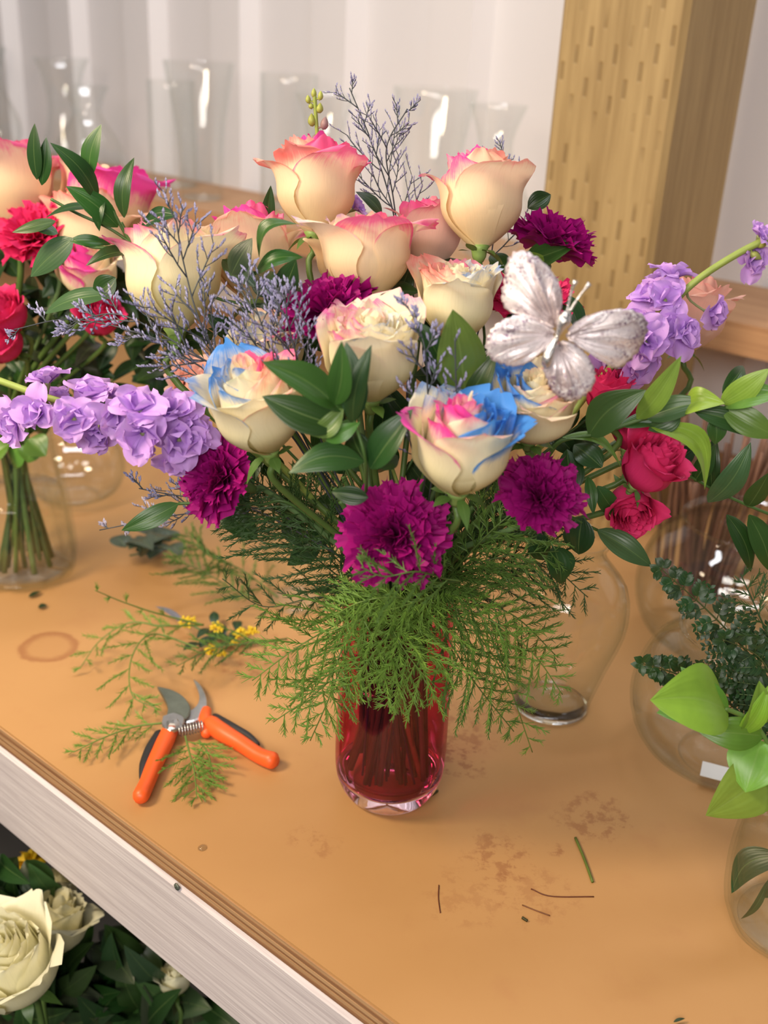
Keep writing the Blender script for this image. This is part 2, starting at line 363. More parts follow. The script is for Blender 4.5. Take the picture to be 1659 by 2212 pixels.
rows = [(2.16, .96, cyl, .05, .21, 'tall clear cylinder vase at the far end of the back shelf'), (1.95, 1.02, flare, .06, .22, 'clear flared vase second from the far end of the back shelf'),
        (1.79, .95, bulb, .055, .22, 'clear bottle-necked vase beside the flared vase on the back shelf'), (1.60, 1.0, hour, .055, .21, 'clear hourglass vase with a wide lip on the back shelf'),
        (1.44, .94, bulb, .065, .17, 'squat clear bulb vase above the pink and cream bouquet'), (1.27, 1.01, cyl, .045, .19, 'slim clear cylinder vase beside the squat bulb vase'),
        (1.12, .95, flare, .062, .23, 'tall clear trumpet vase at the middle of the back shelf'), (0.97, 1.02, cyl, .05, .22, 'clear cylinder vase behind the tall trumpet vase'),
        (0.82, .95, hour, .05, .20, 'clear hourglass vase behind the bud-tipped flower stem'), (0.64, 1.0, flare, .065, .22, 'clear flared vase behind the lavender twigs'),
        (0.49, .95, bulb, .06, .21, 'clear bulb vase behind the two top roses'), (0.35, 1.02, flare, .07, .23, 'wide clear flared vase beside the timber post'), (0.24, .94, cyl, .05, .19, 'clear cylinder vase almost touching the timber post'),
        (-0.20, 1.0, cyl, .07, .16, 'clear cylinder vase on the shelf beyond the timber post')]
for s, w, fn, r, h, lab in rows:
    p = fr(s, w, SZ); glass_vase('glass_vase', lab, p, fn(r, h), 32, 'clear glass vases on the back shelf', mat=M_GLASSL)
# glass on the bench
glass_vase('glass_vase', 'clear ginger jar vase behind the pink vase and fern', G(1188, 1525), [(.034, 0), (.035, .012), (.045, .05), (.056, .09), (.052, .125), (.030, .155), (.034, .17)], solid=True)
g = G(1560, 1640); bowl = glass_vase('bubble_bowl', 'large clear bubble bowl with a white sticker, beside lime green leaves', g, globe(.085, .125), 48, cat='bowl')
mb = MB(); q = [Vector((-.016, -.010, 0)), Vector((.016, -.010, 0)), Vector((.016, .010, 0)), Vector((-.016, .010, 0))]
ctr = g+Vector((-.012, -.035, .0115)); rz = Matrix.Rotation(-0.35, 3, 'Z')
mb.add([ctr+rz@v for v in q]+[ctr+rz@v+Vector((0, 0, .0006)) for v in q], [(3, 2, 1, 0), (4, 5, 6, 7), (0, 1, 5, 4), (1, 2, 6, 5), (2, 3, 7, 6), (3, 0, 4, 7)]); mb.build('sticker', M_STICKER, bowl, smooth=False)['label'] = 'white paper price sticker'
glass_vase('bubble_bowl', 'clear bubble bowl standing behind the bowl with the sticker', G(1560, 1400), globe(.095, .14), 48, cat='bowl')
glass_vase('bubble_bowl', 'clear glass bubble bowl beside the pink background bouquet', G(165, 1075), globe(.062, .09), 40, cat='bowl')
glass_vase('drinking_glass', 'clear tumbler glass half hidden behind the fern and stems', G(640, 1300), [(.030, 0), (.031, .01), (.034, .05), (.038, .10)], 36, cat='glass')

# ------------------------------------------------------------------ the pink vase
RZ = P(850, 1306, 0).z                                   # rim height
vase = thing('flower_vase', 'tall cranberry pink glass vase with thick clear base, full of stems', 'vase', (0, 0, 0))
pr = smoothprof([(.0295, 0), (.0355, .006), (.0408, .018), (.0428, .035), (.0428, .07), (.0415, .12), (.0405, RZ)], 26)
mb = MB(); body = [(r, z) for r, z in pr if z >= 0.021]
inner = [(r-.003, z) for r, z in body]; inner[0] = (inner[0][0]*.96, .024)
lathe(mb, body+[(body[-1][0]-.0015, RZ+.0012)]+inner[::-1], 64); mb.build('glass_wall', M_PINK, vase)
mb = MB(); low = [(r, z) for r, z in pr if z < 0.024]
lathe(mb, [(.0005, .0045), (.014, .0035), (.024, .0006)]+low+[(low[-1][0]-.002, .0245), (.030, .020), (.016, .0165), (.0005, .0155)], 64); mb.build('base', M_BASE, vase)['label'] = 'thick clear pink glass base'
mb = MB(); wr = [(r-.0042, z) for r, z in pr if 0.026 < z < .118]
lathe(mb, [(.0005, .0168), (.016, .018), (.030, .0215)]+wr+[(.0005, wr[-1][1])], 48); mb.build('water', M_PINKWATER, vase)

# ------------------------------------------------------------------ plants: shared builders
class Holder:                                              # where stems gather
    def __init__(s, c, nz, nr, bz, br): s.c = Vector(c); s.nz, s.nr, s.bz, s.br = nz, nr, bz, br
    def path(s, start, direction, rnd, k=0.12):
        d = Vector((start.x-s.c.x, start.y-s.c.y, 0)); a = math.atan2(d.y, d.x)+rnd.uniform(-.5, .5)
        rr = s.nr*min(1.0, 0.35+d.length*2.5)*rnd.uniform(.6, 1.0)
        neck = s.c+Vector((math.cos(a)*rr, math.sin(a)*rr, s.nz)); b = a+rnd.choice((0, .6, 1.2))*math.pi+rnd.uniform(-.9, .9); q = s.br*rnd.uniform(.4, 1)
        bot = s.c+Vector((math.cos(b)*q, math.sin(b)*q, s.bz)); L = (neck-start).length
        return [start, start-direction*L*k, neck+(neck-bot).normalized()*L*.22, neck, neck.lerp(bot, .5), bot]
VASE = Holder((0, 0, 0), RZ, .035, .026, .033)
def add_stem(root, start, axis, holder, rnd, r=.0026, col=GST, name='stem'):
    if holder is None: return
    pts = spline(holder.path(start, axis, rnd), 26); mb = MB(); tube(mb, pts, r, 7); mb.build(name, M_STEM, root, color=col)
def shape_w(v): 
    a = np.clip(v/.55, 0, 1)**.75; b = np.sqrt(np.clip(1-((v-.55)/.47)**2, 0, 1)); return np.where(v < .55, .30+.70*a, b)
PINK = (0.93, 0.12, 0.36); MAG = (0.85, 0.05, 0.42); BLUE = (0.03, 0.26, 0.78); CORAL = (0.95, 0.30, 0.28); LILAC = (.50, .28, .72)
KINDS = {  # petals, inner height, outer height, inner close, mid flare, outer flare, outer count, spread of rings
    'cup':   dict(N=24, Hi=2.22, Ho=1.88, close=.32, fm=26, fo=80, no=3, ex=.60),
    'open':  dict(N=38, Hi=1.86, Ho=1.80, close=.16, fm=22, fo=52, no=3, ex=.95),
    'bloom': dict(N=28, Hi=2.22, Ho=1.80, close=.40, fm=16, fo=52, no=5, ex=.74),
    'wide':  dict(N=25, Hi=1.72, Ho=1.70, close=.08, fm=48, fo=88, no=5, ex=.72),
    'bud':   dict(N=13, Hi=2.0, Ho=1.8, close=.45, fm=15, fo=40, no=2, ex=.62)}
def rose(name, label, px, py, Y, rpx, axis, kind, mat, dyes=(), seed=0, holder=VASE, cat='rose', group=None, nu=19, nv=17, tilt_roll=0.0, sepals=True, over=None, stem_col=GST):
    rnd = random.Random(seed); K = dict(KINDS[kind]); K.update(over or {})
    c = P(px, py, Y); R = rpx*mpp(c); ax = S(axis); Mf = frame(ax, tilt_roll, RIGHT); base = c-ax*R*0.92
    root = thing(name, label, cat, base, group)
    bloom_n = K['N']; inner_dye = [d for d in dyes if d[0] is None]; dir_dye = [d for d in dyes if d[0] is not None]
    uu, vv = np.meshgrid(np.linspace(-1, 1, nu), np.linspace(0, 1, nv))
    v1 = np.linspace(0, 1, nv); ds0 = 1/(nv-1)
    for i in range(bloom_n):
        t = i/(bloom_n-1); outer = i >= bloom_n-K['no']
        phi0 = i*2.39996+rnd.uniform(-.25, .25)
        rt = .07+.86*t**K['ex']; Hh = K['Hi']*(1-t)+K['Ho']*t; Hh *= rnd.uniform(.95, 1.05)
        z0 = .30*(1-t)*.6; L = Hh-z0
        if outer: L *= rnd.uniform(1.0, 1.14)
        cl = K['close']*(1-t)**.6
        g = (.22+.78*np.sin(np.clip(v1/.48, 0, 1)*math.pi/2)); rb = rt*g*(1-cl*sm((v1-.45)/.55))
        fl = (K['fo']*rnd.uniform(.75, 1.15) if outer else K['fm']*(.25+.75*t)*rnd.uniform(.7, 1.2)); vf = .62-.14*t if not outer else .52+rnd.uniform(-.08, .10)
        th = math.radians(fl)*np.clip((v1-vf)/(1-vf), 0, 1)**1.3
        r = rb+np.concatenate([[0], np.cumsum(np.sin(th[1:])*L*ds0)]); z = z0+np.concatenate([[0], np.cumsum(np.cos(th[1:])*L*ds0)])
        Wd = (.30+.86*t)*rnd.uniform(.92, 1.06); w = Wd*shape_w(v1)
        rr = r[:, None]; hw = np.minimum(w[:, None]/np.maximum(rr, .05), 1.75)
        ph = phi0+uu*hw; k1, k2, p1 = rnd.uniform(2.2, 3.8), rnd.uniform(6, 9), rnd.uniform(0, 6)
        wave = (np.sin(k1*uu+p1)*.045+np.sin(k2*uu+p1*2)*.030+np.sin(15*uu+p1)*.010*vv**3)*vv**3*(.15+1.6*t**1.6)
        er = rr+uu*.05*rt+wave+.05*t*np.clip(np.abs(uu)-.55, 0, 1)*vv*2
        tip = .05*np.exp(-(uu*4)**2)*vv**4*(1 if t > .3 else 0)
        zz = z[:, None]+wave*.5-.06*np.abs(uu)**2.5*vv+tip
        X = np.stack([er*np.cos(ph), er*np.sin(ph), zz], -1)*R
        mb = MB(); gridmesh(mb, X, uu, vv)
        col = (.9, .8, .5, 0.0)
        d = Mf @ Vector((math.cos(phi0), math.sin(phi0), 0)); ang = math.degrees(math.atan2(d.dot(UP), d.dot(RIGHT)))
        if dir_dye and (t > .25 or not inner_dye):
            best = min(dir_dye, key=lambda q: abs((ang-q[0]+rnd.uniform(-38, 38)+180) % 360-180)); col = tuple(best[1])+(max(0.0, best[2]*rnd.uniform(.75, 1.2)),)
        elif inner_dye: col = tuple(inner_dye[0][1])+(max(0.0, inner_dye[0][2]*rnd.uniform(.5, 1.2)),)
        M4 = Mf.to_4x4(); M4.translation = base
        mb.build('petal', mat, root, M4, color=col)
    mb = MB(); M4 = Mf.to_4x4(); M4.translation = base
    lathe(mb, [(.0005, -.36*R), (.10*R, -.34*R), (.17*R, -.22*R), (.19*R, -.08*R), (.26*R, .03*R), (.0005, .06*R)], 12); mb.build('hip', M_STEM, root, M4, color=(.25, .38, .10, 1))
    if sepals:
        for k in range(5):
            a = k*1.2566+rnd.uniform(-.2, .2); mb = MB()
            u2, v2 = np.meshgrid(np.linspace(-1, 1, 5), np.linspace(0, 1, 8)); drop = rnd.uniform(.1, 1.0)
            rad = (.17+.55*v2*(.6+.4*drop))*R; zz = (-.10-.5*drop*v2**2+.25*v2*(1-drop))*R
            off = u2*.13*R*np.sin(np.pi*np.clip(v2*.9+.12, 0, 1))
            X = np.stack([rad*math.cos(a)-off*math.sin(a), rad*math.sin(a)+off*math.cos(a), zz], -1)
            gridmesh(mb, X, u2, v2); mb.build('sepal', M_LEAF, root, M4, color=(.10, .20, .04, 1))
    add_stem(root, base-ax*R*.33, ax, holder, rnd, max(.0022, R*.075), stem_col)
    return root
CARN_CACHE = {}
def carn_petals(seed=5):
    if seed in CARN_CACHE: return CARN_CACHE[seed]
    rnd = random.Random(seed); out = []
    nu, nv = 25, 9
    uu, vv = np.meshgrid(np.linspace(-1, 1, nu), np.linspace(0, 1, nv)); v1 = np.linspace(0, 1, nv)
    for i in range(16):
        kind = i/15                                    # 0 inner upright .. 1 outer spreading
        th0 = math.radians(3+33*kind); th1 = math.radians(4+106*kind)
        th = th0+(th1-th0)*sm(v1)**1.0; L = .96+.10*kind
        r = .04+np.concatenate([[0], np.cumsum(np.sin(th[1:])*L/(nv-1))]); z = np.concatenate([[0], np.cumsum(np.cos(th[1:])*L/(nv-1))])
        half = (.05+(.48+.18*kind)*np.clip(v1, 0, 1)**1.6)[:, None]
        ph = rnd.uniform(0, 6); k = rnd.uniform(5.5, 8); k2 = rnd.uniform(10, 14)
        ruf = (np.sin(k*uu+ph)*.085+np.sin(k2*uu+ph*2)*.04)*vv**1.8*(1.25-.5*kind)
        saw = (np.abs(((uu*11+ph) % 2)-1)*.07+np.abs(((uu*4.3+ph) % 2)-1)*.06)*vv**4
        rr = r[:, None]-saw*np.sin(th)[:, None]; zz = z[:, None]-saw*np.cos(th)[:, None]
        side = uu*half
        nx = np.cos(th)[:, None]; nz = -np.sin(th)[:, None]
        cv = .16*uu**2*vv
        X = np.stack([rr+nx*(ruf-cv), side, zz+nz*(ruf-cv)], -1)
        mb = MB(); gridmesh(mb, X, uu, vv); out.append(mb.mesh('petal'))
    CARN_CACHE[seed] = out; return out
def carnation(label, px, py, Y, rpx, axis, mat, seed, holder=VASE, n=46, group=None, seedset=5, squash=1.0):
    rnd = random.Random(seed); c = P(px, py, Y); R = rpx*mpp(c); ax = S(axis); Mf = frame(ax, 0, RIGHT); base = c-ax*R*.55
    root = thing('carnation', label, 'carnation', base, group); ms = carn_petals(5)
    if mat.name not in CARN_CACHE:
        CARN_CACHE[mat.name] = [m_.copy() for m_ in ms]
        for m_ in CARN_CACHE[mat.name]: m_.materials.append(mat)
    ms = CARN_CACHE[mat.name]
    for i in range(n):
        t = (i/(n-1))**.8; k = min(15, max(0, int(t*15+rnd.uniform(-1, 1))))
        A = Mf @ Matrix.Rotation(i*2.39996+rnd.uniform(-.3, .3), 3, 'Z') @ Matrix.Rotation(rnd.uniform(-.12, .12), 3, 'X') @ Matrix.Rotation(rnd.uniform(-.5, .5)*(1-t), 3, 'Z')
        s = R*rnd.uniform(.90, 1.06); A = A.to_4x4() @ Matrix.Diagonal((s, s*rnd.uniform(.9, 1.1), s*squash, 1)); A.translation = base
        put('petal', ms[k], mat, root, A)
    M4 = Mf.to_4x4(); M4.translation = base; mb = MB()
    lathe(mb, [(.0005, -.62*R), (.10*R, -.60*R), (.14*R, -.3*R), (.15*R, -.05*R), (.10*R, .02*R), (.0005, .03*R)], 12); mb.build('calyx', M_STEM, root, M4, color=(.20, .33, .12, 1))
    add_stem(root, base-ax*R*.6, ax, holder, rnd, .0021, (.17, .29, .11, 1))
    return root
def leaf_mesh(mb, b, tp, w, nrm, bend=.12, fold=.18, sway=0.0, nu=7, nv=12, twist=0.0):
    b, tp = Vector(b), Vector(tp); d = tp-b; L = d.length; d.normalize()
    n = (nrm-d*nrm.dot(d)).normalized(); s = d.cross(n)
    X = np.zeros((nv, nu, 3)); Uu = np.zeros((nv, nu)); Vv = np.zeros((nv, nu))
    for i in range(nv):
        v = i/(nv-1); hw = w*.5*(math.sin(math.pi*min(1, v**.82*.985+.015)))**.85 if v < .999 else 0.0005*w
        mid = b+d*(L*v)+n*(bend*L*math.sin(math.pi*v))+s*(sway*L*math.sin(math.pi*v))
        ct, st = math.cos(twist*(v-.3)), math.sin(twist*(v-.3)); s2 = s*ct+n*st; n2 = n*ct-s*st
        for j in range(nu):
            u = -1+2*j/(nu-1); q = mid+s2*(u*hw)+n2*(abs(u)*hw*fold*2-.25*hw*u*u)
            X[i, j] = q; Uu[i, j] = u; Vv[i, j] = v
    gridmesh(mb, X, Uu, Vv)
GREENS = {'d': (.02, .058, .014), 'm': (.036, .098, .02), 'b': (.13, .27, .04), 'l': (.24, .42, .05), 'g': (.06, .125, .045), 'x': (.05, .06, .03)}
def sprig(name, label, stems, leaves, Y, seed, holder=None, cat='foliage', group=None, r=.0011, stem_col=(.08, .16, .04, 1), wmul=1.0):
    """stems: lists of (px,py[,Y]); leaves: (base px,py, tip px,py, width px, shade, [dy, bend, sway, tilt])"""
    rnd = random.Random(seed)
    def Q(p, dy=0): return P(p[0], p[1], (p[2] if len(p) > 2 else Y)+dy)
    st = [[Q(p) for p in s] for s in stems]
    base = st[0][0]; root = thing(name, label, cat, base, group)
    for k, s in enumerate(st):
        if k == 0 and holder is not None:
            d = (s[1]-s[0]).normalized() if len(s) > 1 else Vector((0, 0, 1)); s = holder.path(s[0], d, rnd, .2)[::-1][:-1]+s
        mb = MB(); tube(mb, spline(s, 8*len(s)), r, 6); mb.build('stem', M_STEM, root, color=stem_col)
    for lf in leaves:
        bx, by, tx, ty, w, sh = lf[:6]; o = list(lf[6:])+[None]*(4-len(lf[6:]))
        dy = o[0] if o[0] is not None else rnd.uniform(-.02, .01); bend = o[1] if o[1] is not None else rnd.uniform(.04, .16)
        sway = o[2] if o[2] is not None else rnd.uniform(-.05, .05); tilt = o[3] if o[3] is not None else rnd.uniform(-.5, .5)
        b = Q((bx, by)); tp = Q((tx, ty), dy); ax = (tp-b).normalized()
        n = (TOWARD+UP*.35).normalized(); n = Matrix.Rotation(tilt, 3, ax) @ n
        g = [c*rnd.uniform(.82, 1.2) for c in GREENS[sh]]
        mb = MB(); leaf_mesh(mb, b, tp, w*wmul*mpp(b)*(1+.15*abs(tilt)), n, bend, rnd.uniform(.1, .3), sway, twist=rnd.uniform(-.5, .5))
        mb.build('leaf', M_LEAF, root, color=(g[0], g[1], g[2], 1))
    return root
def prism(mb, a, b, r0, r1, seg=3):
    d = b-a; n = d.orthogonal().normalized(); s = d.cross(n).normalized(); vs = []
    for q, r in ((a, r0), (b, r1)):
        for k in range(seg):
            t = 2*math.pi*k/seg; vs.append(q+(n*math.cos(t)+s*math.sin(t))*r)
    mb.add(vs, [(k, (k+1) % seg, (k+1) % seg+seg, k+seg) for k in range(seg)]+[tuple(range(seg))[::-1], tuple(range(seg, 2*seg))])
def rvec(rnd): return Vector((rnd.gauss(0, 1), rnd.gauss(0, 1), rnd.gauss(0, 1))).normalized()
def fern(label, path, col, seed, spread=.045, nb=26, needle=.0075, holder=None, group=None, plane=None, thick=.00042, dens=.0024, droop=.15, flatten=0.0, name='fern_sprig', start=.12):
    rnd = random.Random(seed); pts = [q if isinstance(q, Vector) else P(*q) for q in path]
    root = thing(name, label, 'fern', pts[0], group)
    if holder is not None: pts = holder.path(pts[0], (pts[1]-pts[0]).normalized(), rnd, .15)[::-1][:-1]+pts; off = 5
    else: off = 0
    main = spline(pts, 10*len(pts)); mb = MB(); tube(mb, main, [.0010*(1-.6*i/len(main)) for i in range(len(main))], 5)
    mb.build('stem', M_STEM, root, color=(col[0]*.9, col[1]*.8, col[2], 1))
    k0 = int(len(main)*(off/len(pts)+start*(1-off/len(pts)))) if off else int(len(main)*start)
    mb = MB(); n2 = (plane or TOWARD)
    for i in range(nb):
        x = k0+(len(main)-2-k0)*(i/(nb-1)); k = int(x); q = main[k].lerp(main[k+1], x-k); t = (main[k+1]-main[k]).normalized()
        v = i/(nb-1); l = spread*(.35+.65*math.sin(math.pi*min(1, .18+.75*v)))*(1-.55*max(0, v-.6)/.4)*rnd.uniform(.6, 1.15)
        sd = t.cross(n2).normalized()*(1 if i % 2 else -1); out = (sd+n2*rnd.uniform(-.8, .8)*(1-flatten)).normalized()
        d = (t*rnd.uniform(.55, 1.1)+out).normalized()
        steps = max(4, int(l/dens)); q0 = q; pr_ = [q]
        for j in range(steps):
            w = j/steps; q1 = q0+d*(l/steps); d = (d+Vector((0, 0, -1))*droop*l/spread/steps*1.6+rvec(rnd)*.035).normalized()
            nl = needle*(1.05-.55*w)*rnd.uniform(.7, 1.1)
            for e in range(3):
                sp = (d*rnd.uniform(.9, 1.5)+rvec(rnd)*.75-n2*0.0).normalized(); prism(mb, q1, q1+sp*nl, thick, thick*.35)
            q0 = q1; pr_.append(q1)
        tube(mb, pr_[::2]+[pr_[-1]], .00045, 3)
    o = mb.build('needles', M_FERN, root, color=(col[0], col[1], col[2], 1), smooth=False); o['kind'] = 'stuff'
    return root
def caspia(label, path, seed, levels=2, nb=9, blen=.05, holder=None, col=(.34, .33, .54), group=None, bud=.0044, r=.0007, start=.25, ang=.75, name='sea_lavender_sprig'):
    rnd = random.Random(seed); pts = [q if isinstance(q, Vector) else P(*q) for q in path]
    root = thing(name, label, 'filler flower', pts[0], group); off = 0
    if holder is not None: off = 5; pts = holder.path(pts[0], (pts[1]-pts[0]).normalized(), rnd, .15)[::-1][:-1]+pts
    main = spline(pts, 9*len(pts)); sb = MB(); bb = MB(); tube(sb, main, [r*(1.3-.7*i/len(main)) for i in range(len(main))], 5)
    def buds(line):
        L = sum((line[i+1]-line[i]).length for i in range(len(line)-1)); n = max(3, int(L/.0018))
        pref = (UP*.6+TOWARD*.4+rvec(rnd)*.5).normalized()
        for i in range(n):
            x = (i+.5)/n*(len(line)-1); k = min(int(x), len(line)-2); q = line[k].lerp(line[k+1], x-k); t = (line[k+1]-line[k]).normalized()
            d = (t*1.1+pref*.75+rvec(rnd)*.45).normalized(); s = bud*rnd.uniform(.7, 1.15); m_ = q+d*s*.55
            nn = d.orthogonal().normalized(); ss = d.cross(nn); rr = s*.21; vs = [q]
            for e in range(4): a = e*math.pi/2; vs.append(m_+(nn*math.cos(a)+ss*math.sin(a))*rr)
            vs.append(q+d*s); bb.add(vs, [(0, 2, 1), (0, 3, 2), (0, 4, 3), (0, 1, 4), (5, 1, 2), (5, 2, 3), (5, 3, 4), (5, 4, 1)])
    def branch(q, t, l, lev):
        n = 7; line = [q]; d = t
        for j in range(n): d = (d+rvec(rnd)*.10+UP*.05).normalized(); line.append(line[-1]+d*(l/n))
        tube(sb, line, r*(.75 if lev else .5), 4)
        if lev == 0: buds(line[2:])
        else:
            for j in range(2, n+1):
                s = (-1 if j % 2 else 1); dd = (line[j]-line[j-1]).normalized(); sd = dd.cross(TOWARD).normalized()*s
                branch(line[j], (dd+sd*ang*rnd.uniform(.6, 1.2)+TOWARD*rnd.uniform(-.5, .5)).normalized(), l*rnd.uniform(.28, .5), lev-1)
            buds(line[-3:])
    k0 = int(len(main)*(off/len(pts)+start*(1-off/len(pts)))) if off else int(len(main)*start)
    for i in range(nb):
        x = k0+(len(main)-2-k0)*i/max(1, nb-1); k = int(x); q = main[k]; t = (main[k+1]-main[k]).normalized(); s = -1 if i % 2 else 1
        sd = t.cross(TOWARD).normalized()*s
        branch(q, (t+sd*ang*rnd.uniform(.5, 1.2)+TOWARD*rnd.uniform(-.5, .5)).normalized(), blen*rnd.uniform(.6, 1.1)*(1.15-.8*i/max(1, nb-1)), levels-1)
    sb.build('branches', M_STEM, root, color=(.06, .07, .09, 1))
    o = bb.build('buds', M_BUD, root, color=(col[0], col[1], col[2], 1), smooth=False); o['kind'] = 'stuff'
    return root
# ruffled lilac florets of stock
FL = []
def floret_petals():
    rnd = random.Random(77)
    nu, nv = 11, 9; uu, vv = np.meshgrid(np.linspace(-1, 1, nu), np.linspace(0, 1, nv)); v1 = np.linspace(0, 1, nv)
    for i in range(8):
        k = i/7; th = math.radians(12+20*k)+(math.radians(30+75*k)-math.radians(12+20*k))*sm(v1)
        L = .75+.35*k
        r = .03+np.concatenate([[0], np.cumsum(np.sin(th[1:])*L/(nv-1))]); z = np.concatenate([[0], np.cumsum(np.cos(th[1:])*L/(nv-1))])
        w = .48*shape_w(v1)*(.25+.75*np.clip(v1/.5, 0, 1)); p = rnd.uniform(0, 6)
        nrm = (np.sin(uu*2.6+p)*.10+np.sin(uu*5+p)*.04)*vv**2; cup = -.22*uu**2*vv
        X = np.stack([r[:, None]+np.cos(th)[:, None]*(nrm+cup), uu*w[:, None], z[:, None]-np.sin(th)[:, None]*(nrm+cup)-.12*np.abs(uu)**3*vv**2], -1)
        mb = MB(); gridmesh(mb, X, uu, vv); me = mb.mesh('petal'); me.materials.append(M_STOCK); FL.append(me)
floret_petals()
def stock(label, path, florets, seed, holder=None, buds=(), group=None, r=.0024, stem_col=(.36, .46, .10, 1), droop=True):
    rnd = random.Random(seed); pts = [P(*q) for q in path]; root = thing('stock_flower', label, 'stock', pts[0], group)
    line = pts
    if holder is not None: line = holder.path(pts[0], (pts[1]-pts[0]).normalized(), rnd, .2)[::-1][:-1]+pts
    mb = MB(); tube(mb, spline(line, 9*len(line)), r, 8); mb.build('stem', M_STEM, root, color=stem_col)
    mains = spline(pts, 60)
    for (px, py, Y, rp, ax) in florets:
        c = P(px, py, Y); R = 1.22*rp*mpp(c); a = S(ax); Mf = frame(a, rnd.uniform(0, 6)); b = c-a*R*.5
        near = min(mains, key=lambda q: (q-b).length); mb = MB()
        tube(mb, spline([near, near.lerp(b, .5)-a*R*.3, b-a*R*.1, b+a*R*.12], 9), [.0009]*6+[.0016, .0022, .0024], 6)
        fo = mb.build('floret', M_STEM, root, color=(.33, .36, .16, 1))
        n = 11
        for i in range(n):
            t = i/(n-1); k = min(7, int(t*7+rnd.uniform(0, .9)))
            A = Mf @ Matrix.Rotation(i*2.39996+rnd.uniform(-.35, .35), 3, 'Z') @ Matrix.Rotation(rnd.uniform(-.3, .3), 3, 'X') @ Matrix.Rotation(rnd.uniform(-.25, .25), 3, 'Y')
            s = R*rnd.uniform(.85, 1.12); A = A.to_4x4() @ Matrix.Diagonal((s, s, s*.9, 1)); A.translation = b
            put('petal', FL[k], M_STOCK, fo, A)
    for (px, py, Y, rp, tx, ty, colr) in buds:
        c = P(px, py, Y); R = rp*mpp(c); tp = P(tx, ty, Y); a = (tp-c).normalized(); near = min(mains, key=lambda q: (q-c).length)
        mb = MB(); tube(mb, spline([near, near.lerp(c, .6)+a*R*.2, c-a*R*.5], 6), .0007, 5)
        L = (tp-c).length; sp = [c-a*R*.5+a*(L+R*.5)*i/6 for i in range(7)]; tube(mb, sp, [R*.35, R*.8, R, R*.95, R*.8, R*.5, R*.1], 8); mb.build('bud', M_STEM, root, color=colr)
    return root

# ------------------------------------------------------------------ the bouquet: roses
GR = 'tinted roses in the pink vase'
def A(a, c, s): return (a, c, s)
rose('rose', 'peach rose with hot pink rim, highest bloom, below the green bud tip', 680, 420, .06, 90, (.02, 1, .12), 'cup', M_PEACH, [(90, PINK, .62), (-90, CORAL, .36), (0, PINK, .45), (180, CORAL, .40), (None, MAG, .75)], 11, group=GR, tilt_roll=.4, over=dict(fo=80, no=4, Hi=2.3))
rose('rose', 'tall cream and peach rose beside the timber post, seen from its side', 1036, 448, .06, 92, (.0, 1, .10), 'cup', M_PEACH, [(90, PINK, .34), (-90, CORAL, .18), (0, CORAL, .24), (180, MAG, .26), (None, PINK, .4)], 23, group=GR, tilt_roll=.2, over=dict(no=3))
rose('rose', 'wide open cream rose with curled pink edges in front of the highest rose', 790, 555, .02, 106, (.0, 1, .16), 'wide', M_PEACH, [(90, PINK, .34), (-90, CORAL, .08), (0, PINK, .34), (180, LILAC, .14), (None, PINK, .4)], 35, group=GR, tilt_roll=1.0)
rose('rose', 'pale yellow rose with pink top behind the sea lavender twigs', 372, 612, .03, 108, (-.06, 1, .12), 'cup', M_CREAM, [(90, PINK, .42), (-90, PINK, .12), (0, PINK, .14), (180, PINK, .28), (None, PINK, .5)], 41, group=GR, tilt_roll=.9)
rose('rose', 'peach pink rose half hidden between ruscus leaves', 545, 565, .08, 92, (-.05, 1, .10), 'cup', M_PEACH, [(90, PINK, .42), (-90, CORAL, .2), (0, PINK, .35), (180, MAG, .35)], 52, group=GR)
rose('rose', 'cream rose with blue lined rim beside the silver butterfly wing', 985, 655, .0, 88, (.04, 1, .42), 'open', M_CREAM, [(90, PINK, .24), (-90, BLUE, .05), (0, BLUE, .14), (180, CORAL, .32), (None, PINK, .02)], 63, group=GR)
rose('rose', 'fully open ivory rose with thin blue petal edges above the leaf cluster', 800, 775, -.06, 104, (.0, 1, .62), 'open', M_CREAM, [(90, MAG, .13), (-90, BLUE, .08), (0, BLUE, .11), (180, MAG, .20), (None, PINK, .02)], 74, group=GR)
rose('rose', 'ivory rose with blue and pink petals next to the lilac stock', 558, 892, -.07, 106, (-.18, .80, .60), 'bloom', M_CREAM, [(150, BLUE, .30), (60, PINK, .36), (0, CORAL, .22), (-90, (.8, .85, .4), .06), (200, BLUE, .22), (None, PINK, .16)], 85, group=GR)
rose('rose', 'pink and cream rose with bright blue petal right above the purple carnation', 998, 978, -.11, 110, (.06, .80, .58), 'bloom', M_CREAM, [(-10, BLUE, .46), (170, MAG, .38), (90, BLUE, .26), (-90, PINK, .16), (210, MAG, .40), (None, MAG, .24)], 96, group=GR)
rose('rose', 'cream rose with blue and magenta edges under the butterfly', 1152, 882, -.07, 94, (.02, .72, .70), 'open', M_CREAM, [(170, BLUE, .36), (0, MAG, .26), (-90, CORAL, .10), (90, PINK, .06), (None, PINK, .02)], 107, group=GR)
rose('rose', 'small pale rose deep among the sea lavender', 585, 765, .0, 75, (-.2, .9, .4), 'cup', M_CREAM, [(90, PINK, .15), (180, BLUE, .15)], 118, group=GR)
rose('rose', 'salmon pink rose peeking out behind the lilac stock spike', 1492, 690, .12, 72, (.15, 1, .15), 'cup', M_BLUSH, [(90, PINK, .3), (-90, CORAL, .1), (0, CORAL, .1)], 129, group=GR)
rose('rose', 'pale pink rose tucked behind the wide open cream rose', 925, 520, .09, 70, (.1, 1, .1), 'cup', M_BLUSH, [(90, PINK, .3), (0, PINK, .2)], 131, group=GR)
